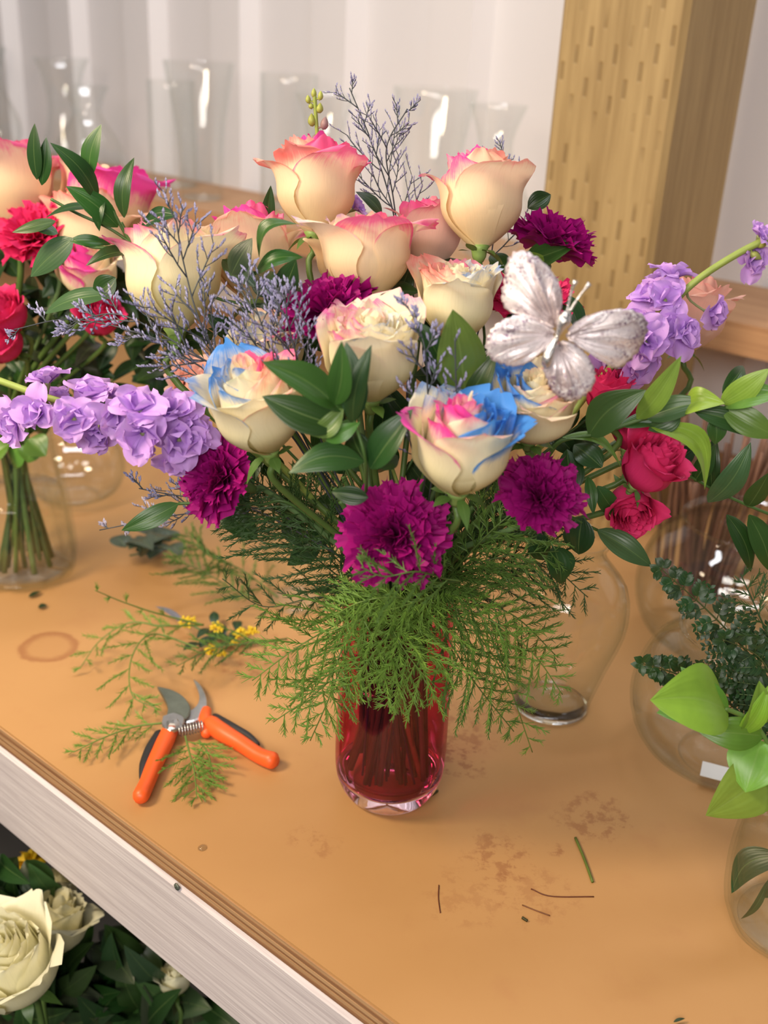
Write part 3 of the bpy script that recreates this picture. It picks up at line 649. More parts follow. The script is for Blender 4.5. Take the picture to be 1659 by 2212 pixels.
# carnations
GC = 'purple carnations in the pink vase'
carnation('magenta purple carnation lowest at the front, facing out above the vase rim', 852, 1150, -.10, 122, (-.03, .28, 1), M_CARN, 201, n=62, group=GC)
carnation('magenta purple carnation under the lilac stock, turned sideways', 462, 1030, -.05, 98, (-.55, .18, .55), M_CARN, 202, n=52, group=GC)
carnation('purple carnation between the pale yellow rose and the ivory rose', 705, 655, -.01, 108, (-.30, .85, .42), M_CARN, 203, n=52, group=GC)
carnation('purple carnation beside the tall cream rose, against the timber post', 1200, 515, .08, 98, (.35, .9, .10), M_CARN, 204, n=50, group=GC)
carnation('dark purple carnation between the blue-petalled rose and pink spray roses', 1175, 1062, -.085, 96, (.18, .40, .8), M_CARN, 205, n=52, group=GC)
carnation('hot pink carnation behind the silver butterfly', 1152, 640, .05, 100, (.05, .85, .5), M_HOTCARN, 206, n=50)
# hot pink spray roses
GS = 'hot pink spray roses at the bouquet edge'
rose('spray_rose', 'hot pink spray rose, fully open, facing out below the ruscus branch', 1402, 1010, -.03, 64, (.38, .62, .7), 'bloom', M_HOT, (), 301, cat='rose', group=GS)
rose('spray_rose', 'hot pink spray rose hanging below the fully open one', 1360, 1085, -.01, 52, (.05, -.55, .6), 'cup', M_HOT, (), 302, cat='rose', group=GS)
rose('spray_rose', 'small hot pink spray rose tucked behind the ruscus stem', 1362, 930, .01, 46, (.2, .9, .3), 'bud', M_HOT, (), 303, cat='rose', group=GS)
rose('spray_rose', 'hot pink spray rose just under the lilac stock and butterfly', 1312, 858, .0, 50, (-.1, .9, .4), 'cup', M_HOT, (), 304, cat='rose', group=GS)
# stock
fl = [(95, 805, -.01, 46, (-.2, 1, .3)), (70, 890, -.04, 50, (-.3, -.1, 1)), (18, 915, -.03, 48, (-.6, -.2, .8)), (150, 905, -.05, 52, (-.1, -.1, 1)), (195, 835, -.02, 54, (.0, .8, .6)), (250, 905, -.05, 50, (.1, -.6, .8)),
      (205, 945, -.04, 46, (0, -.6, .8)), (300, 865, -.06, 58, (.1, .7, .8)), (372, 875, -.05, 56, (.3, .6, .8)), (300, 945, -.07, 58, (-.1, -.4, 1)), (390, 950, -.06, 56, (.3, -.1, 1)), (425, 925, -.05, 48, (.5, .2, .8)), (375, 995, -.05, 46, (.1, -.7, .7)), (255, 850, -.0, 44, (0, .9, .1)), (120, 850, .0, 40, (0, .6, .2))]
stock('lilac stock spike reaching out over the orange pruners side', [(480, 960, -.02), (350, 930, -.03), (230, 897, -.03), (100, 858, -.02), (-30, 812, -.01)], fl, 401, VASE)
fl = [(1460, 580, .03, 46, (.2, 1, .3)), (1405, 625, .03, 52, (-.5, .7, .5)), (1440, 640, .01, 46, (-.1, .2, 1)), (1370, 690, .02, 54, (-.5, .5, .7)), (1340, 745, .01, 54, (-.3, .1, 1)), (1400, 740, -.01, 56, (.0, -.2, 1)), (1440, 715, .0, 52, (.3, -.1, .9)), (1490, 720, .0, 46, (.6, -.1, .7)),
      (1555, 675, .02, 46, (.8, -.2, .5)), (1330, 800, .01, 56, (-.1, -.3, 1)), (1385, 790, .0, 52, (.2, -.5, .8)), (1300, 810, .02, 44, (-.4, -.1, .9)), (1420, 590, .06, 40, (-.4, .7, .2)), (1635, 560, .02, 40, (.3, -.3, .9)), (1652, 500, .02, 32, (.4, .5, .7))]
bd = [(1640, 530, .02, 10, 1662, 515, (.45, .46, .10, 1)), (1625, 548, .02, 9, 1645, 560, (.40, .44, .12, 1))]
stock('lilac stock spike leaning past the butterfly toward the timber post', [(1270, 850, .0), (1340, 770, .01), (1420, 690, .02), (1500, 610, .02), (1590, 550, .02), (1680, 505, .02)], fl, 402, VASE, bd)
YG = (.42, .46, .10, 1); PG = (.36, .22, .22, 1)
bd = [(678, 208, .08, 6, 678, 190, YG), (692, 213, .08, 6, 693, 196, YG), (666, 220, .08, 6, 665, 205, YG), (690, 240, .08, 8, 692, 222, YG), (674, 268, .08, 9, 673, 245, YG), (700, 275, .08, 9, 703, 252, PG), (682, 315, .08, 14, 680, 290, PG), (672, 232, .08, 6, 672, 222, YG)]
fl = [(715, 348, .10, 26, (.3, .8, .2)), (775, 440, .10, 30, (.6, .5, .3))]
stock('yellow green stock bud tip rising behind the highest rose', [(700, 480, .09), (694, 380, .08), (686, 300, .08), (679, 200, .08)], fl, 403, VASE, bd, r=.0013)

# ------------------------------------------------------------------ foliage
sprig('ruscus_branch', 'dark ruscus branch arching over the background bouquet', [[(460, 640, .03), (360, 580), (285, 525), (240, 450), (205, 415), (170, 390)], [(285, 525), (230, 490), (165, 460), (110, 430)], [(285, 525), (262, 480)], [(285, 527), (210, 535), (160, 520)]],
      [(80, 388, 75, 266, 38, 'd', .0, .06), (90, 400, 100, 296, 36, 'd', .0, .05), (212, 432, 108, 308, 44, 'd'), (193, 384, 219, 268, 46, 'm'), (268, 470, 290, 340, 38, 'm'), (255, 490, 142, 402, 52, 'm'), (198, 445, 96, 472, 40, 'd'), (120, 478, 26, 502, 34, 'm'), (125, 505, 60, 490, 34, 'g'), (158, 515, 66, 598, 58, 'g'), (150, 520, 240, 528, 26, 'm'), (290, 545, 185, 575, 40, 'd'), (245, 635, 96, 678, 54, 'g'), (300, 500, 385, 466, 62, 'd'), (222, 425, 215, 500, 30, 'd'), (250, 600, 200, 640, 50, 'd'), (330, 530, 300, 640, 50, 'd')], .03, 501, VASE)
sprig('ruscus_branch', 'cluster of upright dark green ruscus leaves in front of the ivory roses', [[(790, 1090, -.08), (790, 1000), (772, 930), (750, 870)]],
      [(738, 888, 566, 782, 78, 'm', -.005, .06, .05, .2), (738, 922, 566, 856, 82, 'd', .0, .05, -.05, .0), (722, 875, 738, 736, 56, 'm', -.01, .08, .1, -.3), (765, 912, 748, 738, 64, 'd', .01, .03, .03, 0), (762, 918, 803, 744, 44, 'm', .0, .1, -.1, .5), (742, 884, 664, 938, 44, 'b', .0, .12, -.15), (705, 952, 778, 912, 36, 'b', 0, .12), (785, 996, 624, 1022, 64, 'm', -.01, .1, .12, -.2), (800, 1012, 892, 884, 74, 'd', .0, .1, .05), (795, 1075, 716, 1062, 40, 'd'), (770, 930, 700, 935, 55, 'd', .02), (790, 1000, 760, 930, 60, 'd', .02), (815, 1010, 860, 985, 40, 'd', .02)], -.115, 502, VASE)
sprig('ruscus_branch', 'broad bright ruscus leaf standing beside the blue-rimmed cream rose', [[(1000, 920, -.06), (1000, 860)]],
      [(1005, 862, 978, 668, 108, 'b', -.01, .05, .0, .1), (1008, 868, 1072, 760, 60, 'm', .0), (990, 855, 925, 785, 46, 'm'), (960, 800, 893, 690, 46, 'd', .0), (1000, 880, 935, 880, 50, 'd', .01), (1010, 880, 1060, 840, 40, 'd', .01)], -.07, 503, VASE)
sprig('ruscus_branch', 'ruscus leaves curling between the highest rose and the purple carnation', [[(600, 720, .0), (600, 640), (590, 600)]],
      [(560, 556, 642, 484, 40, 'm', .0, .25, -.2), (552, 592, 655, 556, 44, 'm', 0, .2), (500, 592, 545, 514, 60, 'x', 0, .1), (610, 628, 640, 560, 52, 'd'), (550, 620, 480, 560, 50, 'd', .03), (580, 640, 560, 590, 60, 'd', .03)], .0, 504, VASE)
sprig('ruscus_branch', 'dark leaves behind the tall cream rose near the post', [[(1000, 640, .09), (960, 540), (950, 470)]],
      [(908, 545, 937, 440, 38, 'd'), (940, 540, 955, 455, 40, 'd'), (825, 462, 768, 414, 36, 'd', 0, .1), (1135, 565, 1252, 524, 54, 'm', -.03), (1120, 560, 1215, 560, 40, 'b', -.02), (1140, 450, 1190, 420, 40, 'd'), (1060, 550, 1110, 600, 40, 'd', -.02), (575, 500, 585, 400, 30, 'd'), (990, 560, 960, 600, 50, 'd', -.02)], .085, 505, VASE)
sprig('ruscus_branch', 'long glossy ruscus branch reaching out past the hot pink spray roses', [[(1180, 990, -.03), (1215, 952), (1300, 935), (1390, 905), (1470, 890), (1560, 870), (1680, 835)]],
      [(1272, 940, 1396, 842, 76, 'g', -.01, .1, -.1), (1376, 905, 1472, 768, 50, 'l', -.02, .1, .05), (1395, 903, 1530, 868, 54, 'g', -.01), (1480, 880, 1566, 872, 62, 'l', -.02, .25), (1558, 872, 1662, 796, 52, 'l', -.01), (1565, 880, 1690, 850, 66, 'b'), (1560, 880, 1680, 945, 58, 'b', -.01, .12), (1500, 888, 1642, 946, 50, 'm', .0), (1405, 920, 1522, 1058, 62, 'l', -.02, .1, -.28), (1470, 895, 1400, 930, 50, 'g', .0), (1215, 945, 1342, 1010, 30, 'b', -.01, .1, -.2), (1545, 900, 1545, 960, 40, 'm'), (1560, 850, 1605, 790, 34, 'd', .02), (1340, 920, 1470, 905, 40, 'm', .01)], -.035, 506, VASE, r=.0014)
sprig('ruscus_branch', 'dark ruscus branch hanging below the bright leaves over the glass bowls', [[(1390, 960, .02), (1460, 1010), (1532, 1052), (1600, 1085), (1680, 1118)]],
      [(1530, 1085, 1622, 955, 56, 'g'), (1538, 1058, 1545, 938, 36, 'd'), (1615, 1096, 1662, 1020, 46, 'm'), (1570, 1112, 1622, 1236, 54, 'd', -.01), (1618, 1112, 1665, 1236, 60, 'm'), (1500, 1040, 1545, 960, 40, 'd'), (1440, 1010, 1505, 965, 44, 'd', .01)], .01, 507, VASE)
sprig('ruscus_branch', 'grey green leaves below the pink spray roses', [[(1130, 1120, -.02), (1210, 1110), (1290, 1145)]],
      [(1290, 1145, 1408, 1224, 56, 'g', -.01), (1258, 1118, 1250, 1198, 66, 'd'), (1270, 1030, 1282, 1112, 26, 'm'), (1290, 1050, 1338, 1112, 40, 'm'), (1195, 1180, 1212, 1262, 70, 'd'), (1240, 1060, 1225, 970, 60, 'd', .02), (1300, 1010, 1240, 960, 60, 'd', .02), (1150, 1150, 1180, 1210, 50, 'd')], -.02, 508, VASE)
sprig('ruscus_branch', 'single toothed leaf pointing away under the sideways carnation', [[(560, 1090, -.03), (470, 1085), (385, 1088)]], [(385, 1088, 262, 1146, 44, 'm', -.01, .08)], -.03, 509, VASE)
# filling leaves deep in the bouquet
rl = random.Random(9); fill = []
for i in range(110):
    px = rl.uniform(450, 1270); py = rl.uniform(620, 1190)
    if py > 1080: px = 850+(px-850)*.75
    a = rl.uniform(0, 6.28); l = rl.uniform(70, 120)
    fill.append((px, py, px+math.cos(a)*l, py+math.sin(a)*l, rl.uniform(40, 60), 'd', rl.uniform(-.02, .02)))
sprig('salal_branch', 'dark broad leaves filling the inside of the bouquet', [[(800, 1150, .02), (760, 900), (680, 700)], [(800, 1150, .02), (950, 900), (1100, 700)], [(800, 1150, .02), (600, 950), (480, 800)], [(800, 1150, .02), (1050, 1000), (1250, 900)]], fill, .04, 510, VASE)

# ------------------------------------------------------------------ sea lavender
GL = 'sea lavender sprigs in the pink vase'
LA = 'grey lavender sea lavender sprig '
caspia(LA+'fanning over the pale yellow rose', [(600, 900, -.02), (480, 780, -.03), (430, 690, -.03), (395, 560, -.02), (380, 470, -.02)], 601, 2, 12, .050, VASE, group=GL)
caspia(LA+'sweeping low toward the background bouquet', [(600, 920, -.02), (500, 820, -.03), (380, 740, -.03), (260, 680, -.02), (170, 690, -.01)], 602, 2, 12, .042, VASE, group=GL)
caspia(LA+'with a thin tip crossing the dark leaves', [(560, 880, .0), (430, 790, .0), (300, 720, .01), (150, 690, .03), (30, 712, .05)], 603, 2, 8, .03, VASE, group=GL)
caspia(LA+'between the pale yellow rose and purple carnation', [(640, 900, -.02), (600, 800, -.03), (565, 700, -.03), (530, 600, -.02)], 604, 2, 13, .042, VASE, group=GL)
caspia(LA+'standing in front of the purple carnation', [(680, 900, -.04), (650, 800, -.05), (625, 710, -.05), (615, 640, -.05)], 605, 2, 10, .035, VASE, group=GL)
caspia(LA+'beside the ivory rose and broad leaf', [(930, 960, -.08), (925, 860, -.09), (915, 740, -.09), (880, 660, -.08)], 606, 2, 8, .022, VASE, group=GL)
caspia(LA+'in front of the broad bright leaf', [(990, 900, -.09), (985, 820, -.10), (983, 730, -.10)], 607, 1, 7, .014, VASE, group=GL)
caspia(LA+'rising high against the white wall', [(870, 560, .10), (840, 420, .11), (800, 300, .12), (755, 190, .13)], 608, 2, 9, .042, VASE, group=GL, bud=.0032, start=.3)
caspia(LA+'with a lilac tip beside the highest rose', [(870, 580, .10), (850, 430, .10), (835, 320, .10), (880, 235, .10)], 609, 2, 9, .035, VASE, group=GL, bud=.0034, start=.3)
caspia(LA+'behind the tall cream rose', [(1060, 560, .12), (1080, 420, .14), (1090, 330, .15)], 610, 2, 6, .035, VASE, group=GL, bud=.0032)
caspia(LA+'poking out under the sideways carnation', [(560, 1100, .0), (470, 1080, .0), (380, 1070, .0), (300, 1055, .0)], 611, 2, 5, .03, VASE, group=GL)
caspia(LA+'with a pale tip beside the single toothed leaf', [(520, 1110, .02), (400, 1110, .03), (215, 1145, .04)], 612, 2, 5, .022, VASE, group=GL, start=.55, col=(.42, .38, .50))
caspia(LA+'above the blue-petalled rose', [(900, 1000, -.08), (885, 950, -.09), (880, 905, -.09)], 613, 1, 7, .014, VASE, group=GL)
# ------------------------------------------------------------------ feathery fern
GF = 'feathery fern sprigs around the vase rim'
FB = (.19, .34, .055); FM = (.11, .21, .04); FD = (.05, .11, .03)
FE = 'feathery green fern sprig '
fern(FE+'spilling over the front of the vase rim', [(880, 1290, -.03), (860, 1330, -.06), (800, 1420, -.075), (740, 1500, -.075)], FB, 701, .05, 30, holder=VASE, group=GF)
fern(FE+'hanging down the front of the pink glass', [(900, 1285, -.03), (905, 1350, -.06), (880, 1450, -.075), (830, 1530, -.07)], FB, 702, .045, 30, holder=VASE, group=GF)
fern(FE+'draped sideways across the vase rim', [(960, 1270, -.03), (900, 1300, -.06), (800, 1330, -.075), (700, 1370, -.075)], FB, 703, .038, 28, holder=VASE, group=GF)
fern(FE+'arching out toward the orange pruners', [(800, 1290, -.02), (740, 1340, -.05), (640, 1400, -.07), (545, 1470, -.07)], FB, 704, .048, 30, holder=VASE, group=GF)
fern(FE+'with tips dipping in front of the pruners', [(790, 1300, -.03), (740, 1400, -.06), (700, 1480, -.07), (590, 1560, -.07)], FB, 705, .045, 26, holder=VASE, group=GF)
fern(FE+'with one thin tip hanging beside the pink glass', [(780, 1330, -.03), (740, 1430, -.06), (710, 1510, -.07), (670, 1600, -.07)], FB, 706, .035, 22, holder=VASE, group=GF)
fern(FE+'arching to the clear ginger jar', [(930, 1270, -.02), (1000, 1290, -.04), (1110, 1330, -.04), (1205, 1420, -.03)], FM, 707, .055, 34, holder=VASE, group=GF)
fern(FE+'drooping in front of the clear ginger jar', [(940, 1290, -.03), (1020, 1360, -.05), (1090, 1460, -.05), (1150, 1625, -.04)], FB, 708, .045, 32, holder=VASE, group=GF)
fern(FE+'bending low beside the pink glass', [(930, 1310, -.03), (980, 1400, -.06), (1030, 1480, -.06), (1110, 1580, -.06)], FM, 709, .045, 26, holder=VASE, group=GF)
fern(FE+'standing under the dark purple carnation', [(940, 1280, -.02), (1010, 1200, -.05), (1080, 1130, -.06), (1150, 1080, -.05)], FM, 710, .05, 32, holder=VASE, group=GF, droop=.05)
fern(FE+'fanning below the blue-petalled rose', [(930, 1290, -.02), (1000, 1230, -.04), (1100, 1200, -.04), (1220, 1190, -.02)], FM, 711, .055, 34, holder=VASE, group=GF, droop=.05)
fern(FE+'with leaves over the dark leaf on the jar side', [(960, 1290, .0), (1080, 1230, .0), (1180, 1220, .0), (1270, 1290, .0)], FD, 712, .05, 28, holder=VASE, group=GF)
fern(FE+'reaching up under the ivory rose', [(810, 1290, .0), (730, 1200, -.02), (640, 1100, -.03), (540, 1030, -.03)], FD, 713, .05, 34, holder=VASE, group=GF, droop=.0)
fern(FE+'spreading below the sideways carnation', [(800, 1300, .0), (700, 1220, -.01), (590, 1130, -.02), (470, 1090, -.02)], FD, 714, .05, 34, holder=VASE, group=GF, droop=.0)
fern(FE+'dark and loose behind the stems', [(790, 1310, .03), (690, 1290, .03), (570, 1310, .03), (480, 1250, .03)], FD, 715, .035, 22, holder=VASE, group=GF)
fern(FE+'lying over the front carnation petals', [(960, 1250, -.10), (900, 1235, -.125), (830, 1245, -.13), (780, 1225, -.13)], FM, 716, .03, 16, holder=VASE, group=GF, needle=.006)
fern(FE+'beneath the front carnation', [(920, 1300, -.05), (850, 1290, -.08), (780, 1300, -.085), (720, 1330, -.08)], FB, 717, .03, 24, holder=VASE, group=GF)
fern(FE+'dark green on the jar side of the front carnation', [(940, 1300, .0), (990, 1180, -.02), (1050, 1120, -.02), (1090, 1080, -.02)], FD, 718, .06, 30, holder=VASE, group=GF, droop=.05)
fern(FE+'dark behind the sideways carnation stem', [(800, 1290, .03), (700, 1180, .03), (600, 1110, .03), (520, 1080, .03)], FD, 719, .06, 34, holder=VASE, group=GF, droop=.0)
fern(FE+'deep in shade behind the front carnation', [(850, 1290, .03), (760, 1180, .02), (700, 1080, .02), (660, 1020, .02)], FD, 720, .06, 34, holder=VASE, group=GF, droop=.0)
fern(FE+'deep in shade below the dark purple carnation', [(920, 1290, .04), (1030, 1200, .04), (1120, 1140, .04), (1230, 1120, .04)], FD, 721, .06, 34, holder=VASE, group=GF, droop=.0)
fern(FE+'wide and loose over the pink glass front', [(860, 1300, -.03), (850, 1360, -.07), (900, 1440, -.08), (960, 1500, -.075)], FB, 722, .05, 26, holder=VASE, group=GF)
fern(FE+'bright and long toward the bubble bowls', [(950, 1310, -.02), (1060, 1340, -.05), (1150, 1410, -.05), (1215, 1500, -.05)], FB, 723, .04, 28, holder=VASE, group=GF)
for i in range(14):
    rnd = random.Random(800+i); a = i*.45; q = Vector((math.cos(a)*.05, math.sin(a)*.05, RZ+.09)); mb = MB()
    tube(mb, spline(VASE.path(q, (q-Vector((0, 0, RZ))).normalized(), rnd), 20), .0021, 6)
    o = mb.build('cut_stem', M_STEM, color=(.10, .20, .05, 1)); tag(o, 'slim green foliage stem standing between the flower stems in the pink vase', 'stem', 'bare stems in the pink vase')

# ------------------------------------------------------------------ silver butterfly
t = NT('silver_glitter'); p = t.pos()
vo = t.n('ShaderNodeTexVoronoi', {'Vector': p, 'Scale': 800.0}); sp = t.n('ShaderNodeSeparateColor', {0: vo.outputs['Color']})
gl = t.mapr(t.math('ADD', t.noise(p, 70, 4, .7), t.math('MULTIPLY', t.math('POWER', t.attr('pv'), 3.0), .22)), .50, .68); big = t.noise(p, 28, 3)
c = t.mix(t.mapr(big, .38, .62), (.46, .36, .36), (.92, .84, .86)); c = t.mix(t.math('MULTIPLY', gl, t.math('POWER', sp.outputs[0], 2.0)), c, (1, .97, .98)); c = t.mix(t.math('MULTIPLY', gl, t.math('POWER', sp.outputs[1], 2.5)), c, (.16, .07, .16))
M_GLIT = t.end(t.pbr(c, t.mapr(sp.outputs[2], 0, 1, .25, .6, False), .35, t.bump(t.math('ADD', sp.outputs[0], t.math('MULTIPLY', t.noise(p, 500, 2), .6)), .35, .0005), .6))
M_SILVER = simple('silver_foil', (.72, .70, .70), .22, .9, .35, 900, .6)
BY = -.125
bf = thing('butterfly', 'silver glitter butterfly pick with veined wings perched above the roses', 'decoration', P(1205, 722, BY))
def wing(att, out, dy, k, seed):
    rnd = random.Random(seed); ol = [P(x, y, BY+dy*(math.hypot(x-att[0], y-att[1])/200.0)) for x, y in out]; a0 = P(att[0], att[1], BY)
    rim = spline(ol, 44); nr = 13; nrm = (rim[10]-a0).cross(rim[30]-a0).normalized(); nrm = nrm if nrm.dot(TOWARD) > 0 else -nrm
    X = np.zeros((nr, 44, 3)); Uu = np.zeros((nr, 44)); Vv = np.zeros((nr, 44))
    for i in range(nr):
        v = i/(nr-1)
        for j in range(44):
            rip = .0012*math.sin(j*.9+seed)*math.sin(math.pi*min(v, 1))*v; e = .0008*math.sin(j*2.7+seed) if i == nr-1 else 0
            q = a0.lerp(rim[j], .03+.97*v)+nrm*(k*.010*math.sin(math.pi*v)+rip)+(rim[j]-a0).normalized()*e
            X[i, j] = q; Uu[i, j] = j/43*2-1; Vv[i, j] = v
    mb = MB(); gridmesh(mb, X, Uu, Vv); o = mb.build('wing', M_GLIT, bf)
    md = o.modifiers.new('thickness', 'SOLIDIFY'); md.thickness = .0007; md.offset = 0
    for j in range(4, 42, 5):
        pts = [Vector(X[i, j])+nrm*.0004+Vector(X[i, min(43, j+1)]-X[i, j])*.6*math.sin(i*.8+j) for i in range(1, nr-1)]
        mb = MB(); tube(mb, spline(pts, 14), [.0009*(1-.6*q/13) for q in range(14)], 5); mb.build('vein', M_GLIT, o)
wing((1200, 706), [(1205, 692), (1214, 650), (1206, 610), (1180, 573), (1150, 550), (1128, 542), (1105, 550), (1093, 578), (1089, 610), (1084, 640), (1092, 665), (1118, 681), (1155, 687), (1192, 708)], .012, .5, 1)
wing((1194, 720), [(1190, 709), (1165, 695), (1130, 682), (1095, 688), (1070, 703), (1055, 725), (1050, 752), (1062, 776), (1086, 786), (1110, 791), (1136, 784), (1162, 765), (1186, 738)], -.012, .4, 2)
wing((1222, 724), [(1226, 712), (1255, 690), (1300, 673), (1350, 668), (1386, 679), (1399, 702), (1392, 732), (1376, 762), (1352, 786), (1331, 796), (1308, 784), (1283, 764), (1258, 744), (1228, 736)], .006, .4, 3)
wing((1208, 742), [(1216, 736), (1240, 744), (1264, 764), (1280, 790), (1286, 815), (1276, 842), (1256, 859), (1234, 866), (1210, 859), (1194, 845), (1180, 815), (1175, 795), (1192, 762)], -.014, .4, 4)
mb = MB(); pts = spline([P(1178, 795, BY-.008), P(1186, 765, BY-.008), P(1200, 735, BY-.008), P(1211, 708, BY-.008), P(1221, 685, BY-.007), P(1226, 674, BY-.006)], 20)
tube(mb, pts, [.0008]+[.0022+.0010*math.sin(i*.55) for i in range(1, 13)]+[.0036, .0038, .0034, .0026, .0028, .0024, .0008], 10); mb.build('body', M_SILVER, bf)
for q in ([(1224, 678), (1232, 640), (1243, 606)], [(1226, 680), (1248, 645), (1274, 612)]):
    mb = MB(); pts = spline([P(x, y, BY-.004) for x, y in q], 10); tube(mb, pts, [.0007]*8+[.0012, .0014], 6); mb.build('antenna', M_SILVER, bf)
mb = MB(); tube(mb, spline([P(1205, 730, BY), P(1190, 800, BY+.05), P(1000, 1150, .0), Vector((.01, .0, RZ)), Vector((.0, .01, .04))], 30), .0008, 5); mb.build('wire', M_STEEL, bf)

# ------------------------------------------------------------------ pruners
pn = thing('garden_pruners', 'open garden pruners with orange handles and black grips lying on bench', 'pruners', G(400, 1600))
def gtube(name, path, rads, mat, parent, zoff=0.0, seg=12, label=None):
    mp = [mpp(G(x, y)) for x, y in path]; pts = [G(x, y, r*m_+.0005+zoff) for (x, y), r, m_ in zip(path, rads, mp)]
    n = 30; sp = spline(pts, n); rr = np.interp(np.linspace(0, 1, n), np.linspace(0, 1, len(path)), [r*m_ for r, m_ in zip(rads, mp)])
    rr[0] *= .55; rr[-1] *= .55; rr[1] *= .88; rr[-2] *= .88
    mb = MB(); tube(mb, sp, list(rr), seg); o = mb.build(name, mat, parent); o['label'] = label if label else name; 
    if not label: del o['label']
    return o
def plate(name, out, z0, z1, mat, parent, n=None):
    pts = spline([G(x, y, z0) for x, y in out]+[G(out[0][0], out[0][1], z0)], n or len(out)*4)[:-1]; k = len(pts); c0 = sum(pts, Vector())/k; dz = Vector((0, 0, z1-z0))
    ins = [c0.lerp(q, .93)+dz for q in pts]; mid = [q+dz*.75 for q in pts]
    mb = MB(); mb.add(pts+mid+ins, [(i, (i+1) % k, (i+1) % k+k, i+k) for i in range(k)]+[(i+k, (i+1) % k+k, (i+1) % k+2*k, i+2*k) for i in range(k)]+[tuple(range(k))[::-1], tuple(range(2*k, 3*k))])
    return mb.build(name, mat, parent, smooth=False)
h1 = gtube('handle', [(372, 1568), (355, 1605), (334, 1650), (318, 1690), (300, 1728)], [17, 19, 18, 17, 19], M_ORANGE, pn, label='orange plastic handle')
gtube('grip', [(345, 1580), (325, 1618), (312, 1652), (306, 1685)], [9, 12, 11, 6], M_BLACK, h1, .001)
h2 = gtube('handle', [(447, 1558), (480, 1582), (520, 1606), (560, 1632), (598, 1646)], [19, 20, 18, 17, 20], M_ORANGE, pn, label='orange plastic handle')
gtube('grip', [(462, 1545), (500, 1570), (535, 1590), (560, 1610)], [7, 10, 9, 5], M_BLACK, h2, .002)
gtube('thumb_stop', [(446, 1532), (443, 1555), (446, 1590)], [11, 15, 11], M_ORANGE, pn)
plate('cutting_blade', [(340, 1488), (372, 1496), (398, 1512), (412, 1536), (404, 1556), (380, 1566), (360, 1560), (362, 1530)], .009, .0125, M_DSTEEL, pn)
plate('hook_blade', [(418, 1472), (432, 1484), (446, 1512), (446, 1540), (430, 1560), (400, 1568), (396, 1552), (418, 1540), (430, 1524), (430, 1502)], .005, .0088, M_STEEL, pn)
plate('pivot_plate', [(352, 1552), (376, 1545), (398, 1556), (392, 1574), (366, 1584), (350, 1570)], .0120, .0150, M_STEEL, pn)
mb = MB(); lathe(mb, [(.0005, 0), (.0055, 0), (.0055, .003), (.004, .0042), (.0005, .0044)], 6, G(374, 1566, .0148)); mb.build('pivot_bolt', M_STEEL, pn, smooth=False)
mb = MB(); a, b = G(385, 1580, .010), G(438, 1568, .010); n = 60; d = (b-a).normalized(); s_ = d.cross(Vector((0, 0, 1)))
tube(mb, [a.lerp(b, i/n)+(s_*math.cos(i*.9)+Vector((0, 0, 1))*math.sin(i*.9))*.0045 for i in range(n+1)], .0007, 5); mb.build('spring', M_STEEL, pn)

# ------------------------------------------------------------------ fern clippings on the bench
GK = 'fern clippings on the bench'; UPV = Vector((0, 0, 1))
def gp(*q): return [G(x, y, z) for x, y, z in q]
def clip(lab, pts, seed, spread, nb, col=FB, **kw): fern('loose fern clipping '+lab, gp(*pts), col, seed, spread, nb, group=GK, plane=UPV, name='fern_clipping', flatten=.6, droop=.02, **kw)
clip('with drooping tips beside the coffee ring stain', [(440, 1350, .03), (350, 1352, .035), (280, 1345, .035), (215, 1385, .02), (172, 1445, .008)], 751, .030, 14)
clip('in a loose loop behind the pruner blades', [(430, 1400, .02), (330, 1370, .03), (285, 1420, .03), (285, 1500, .02), (340, 1530, .015)], 752, .035, 18)
clip('poking out beyond the black grip', [(350, 1562, .012), (290, 1570, .012), (220, 1595, .010), (158, 1625, .006)], 753, .028, 14)
clip('lying between the two orange handles', [(400, 1590, .01), (410, 1630, .012), (420, 1670, .01), (425, 1725, .006)], 754, .034, 18)
clip('under the orange handle tips', [(430, 1600, .01), (450, 1630, .01), (462, 1690, .006)], 755, .022, 10)
clip('trailing behind the yellow flowers', [(560, 1300, .03), (500, 1270, .03), (430, 1230, .04), (370, 1210, .05)], 756, .055, 22, FM)
clip('in a soft heap behind the yellow flowers', [(600, 1290, .02), (520, 1230, .03), (450, 1200, .05), (400, 1150, .07)], 757, .06, 22, FM)
clip('across the yellow flowers', [(620, 1380, .02), (540, 1390, .03), (460, 1400, .03), (380, 1440, .02)], 758, .045, 18, FM)
fern('thin fern wisp rising from the bench beside the clippings', gp((440, 1350, .03), (340, 1325, .05), (265, 1300, .07), (205, 1275, .09)), FB, 759, .006, 6, group=None, name='fern_clipping')
# yellow flower sprig
ys = thing('yellow_flower_sprig', 'small cut sprig of yellow flowers lying behind the pruners', 'flower', G(470, 1390)); M_YEL = simple('yellow_petal', (.82, .58, .02), .6, var=.2, scale=300); rnd = random.Random(31)
for (x, y, r) in ((405, 1345, 20), (470, 1358, 17), (520, 1372, 20), (545, 1366, 15), (455, 1408, 18), (480, 1415, 13), (505, 1392, 10)):
    c = G(x, y, .014); mb = MB(); R_ = r*mpp(c)
    for i in range(34):
        d = rvec(rnd); d.z = abs(d.z)*.8; q = c+d*R_*rnd.uniform(.3, .8); e = (d+rvec(rnd)*.6).normalized(); prism(mb, q, q+e*R_*.4, R_*.16, R_*.10, 5)
    o = mb.build('flower_head', M_YEL, ys); mb = MB(); tube(mb, spline([c, c.lerp(G(480, 1385, .006), .6), G(500, 1385, .004)], 8), .0011, 5); mb.build('stem', M_STEM, ys, color=(.10, .18, .05, 1))
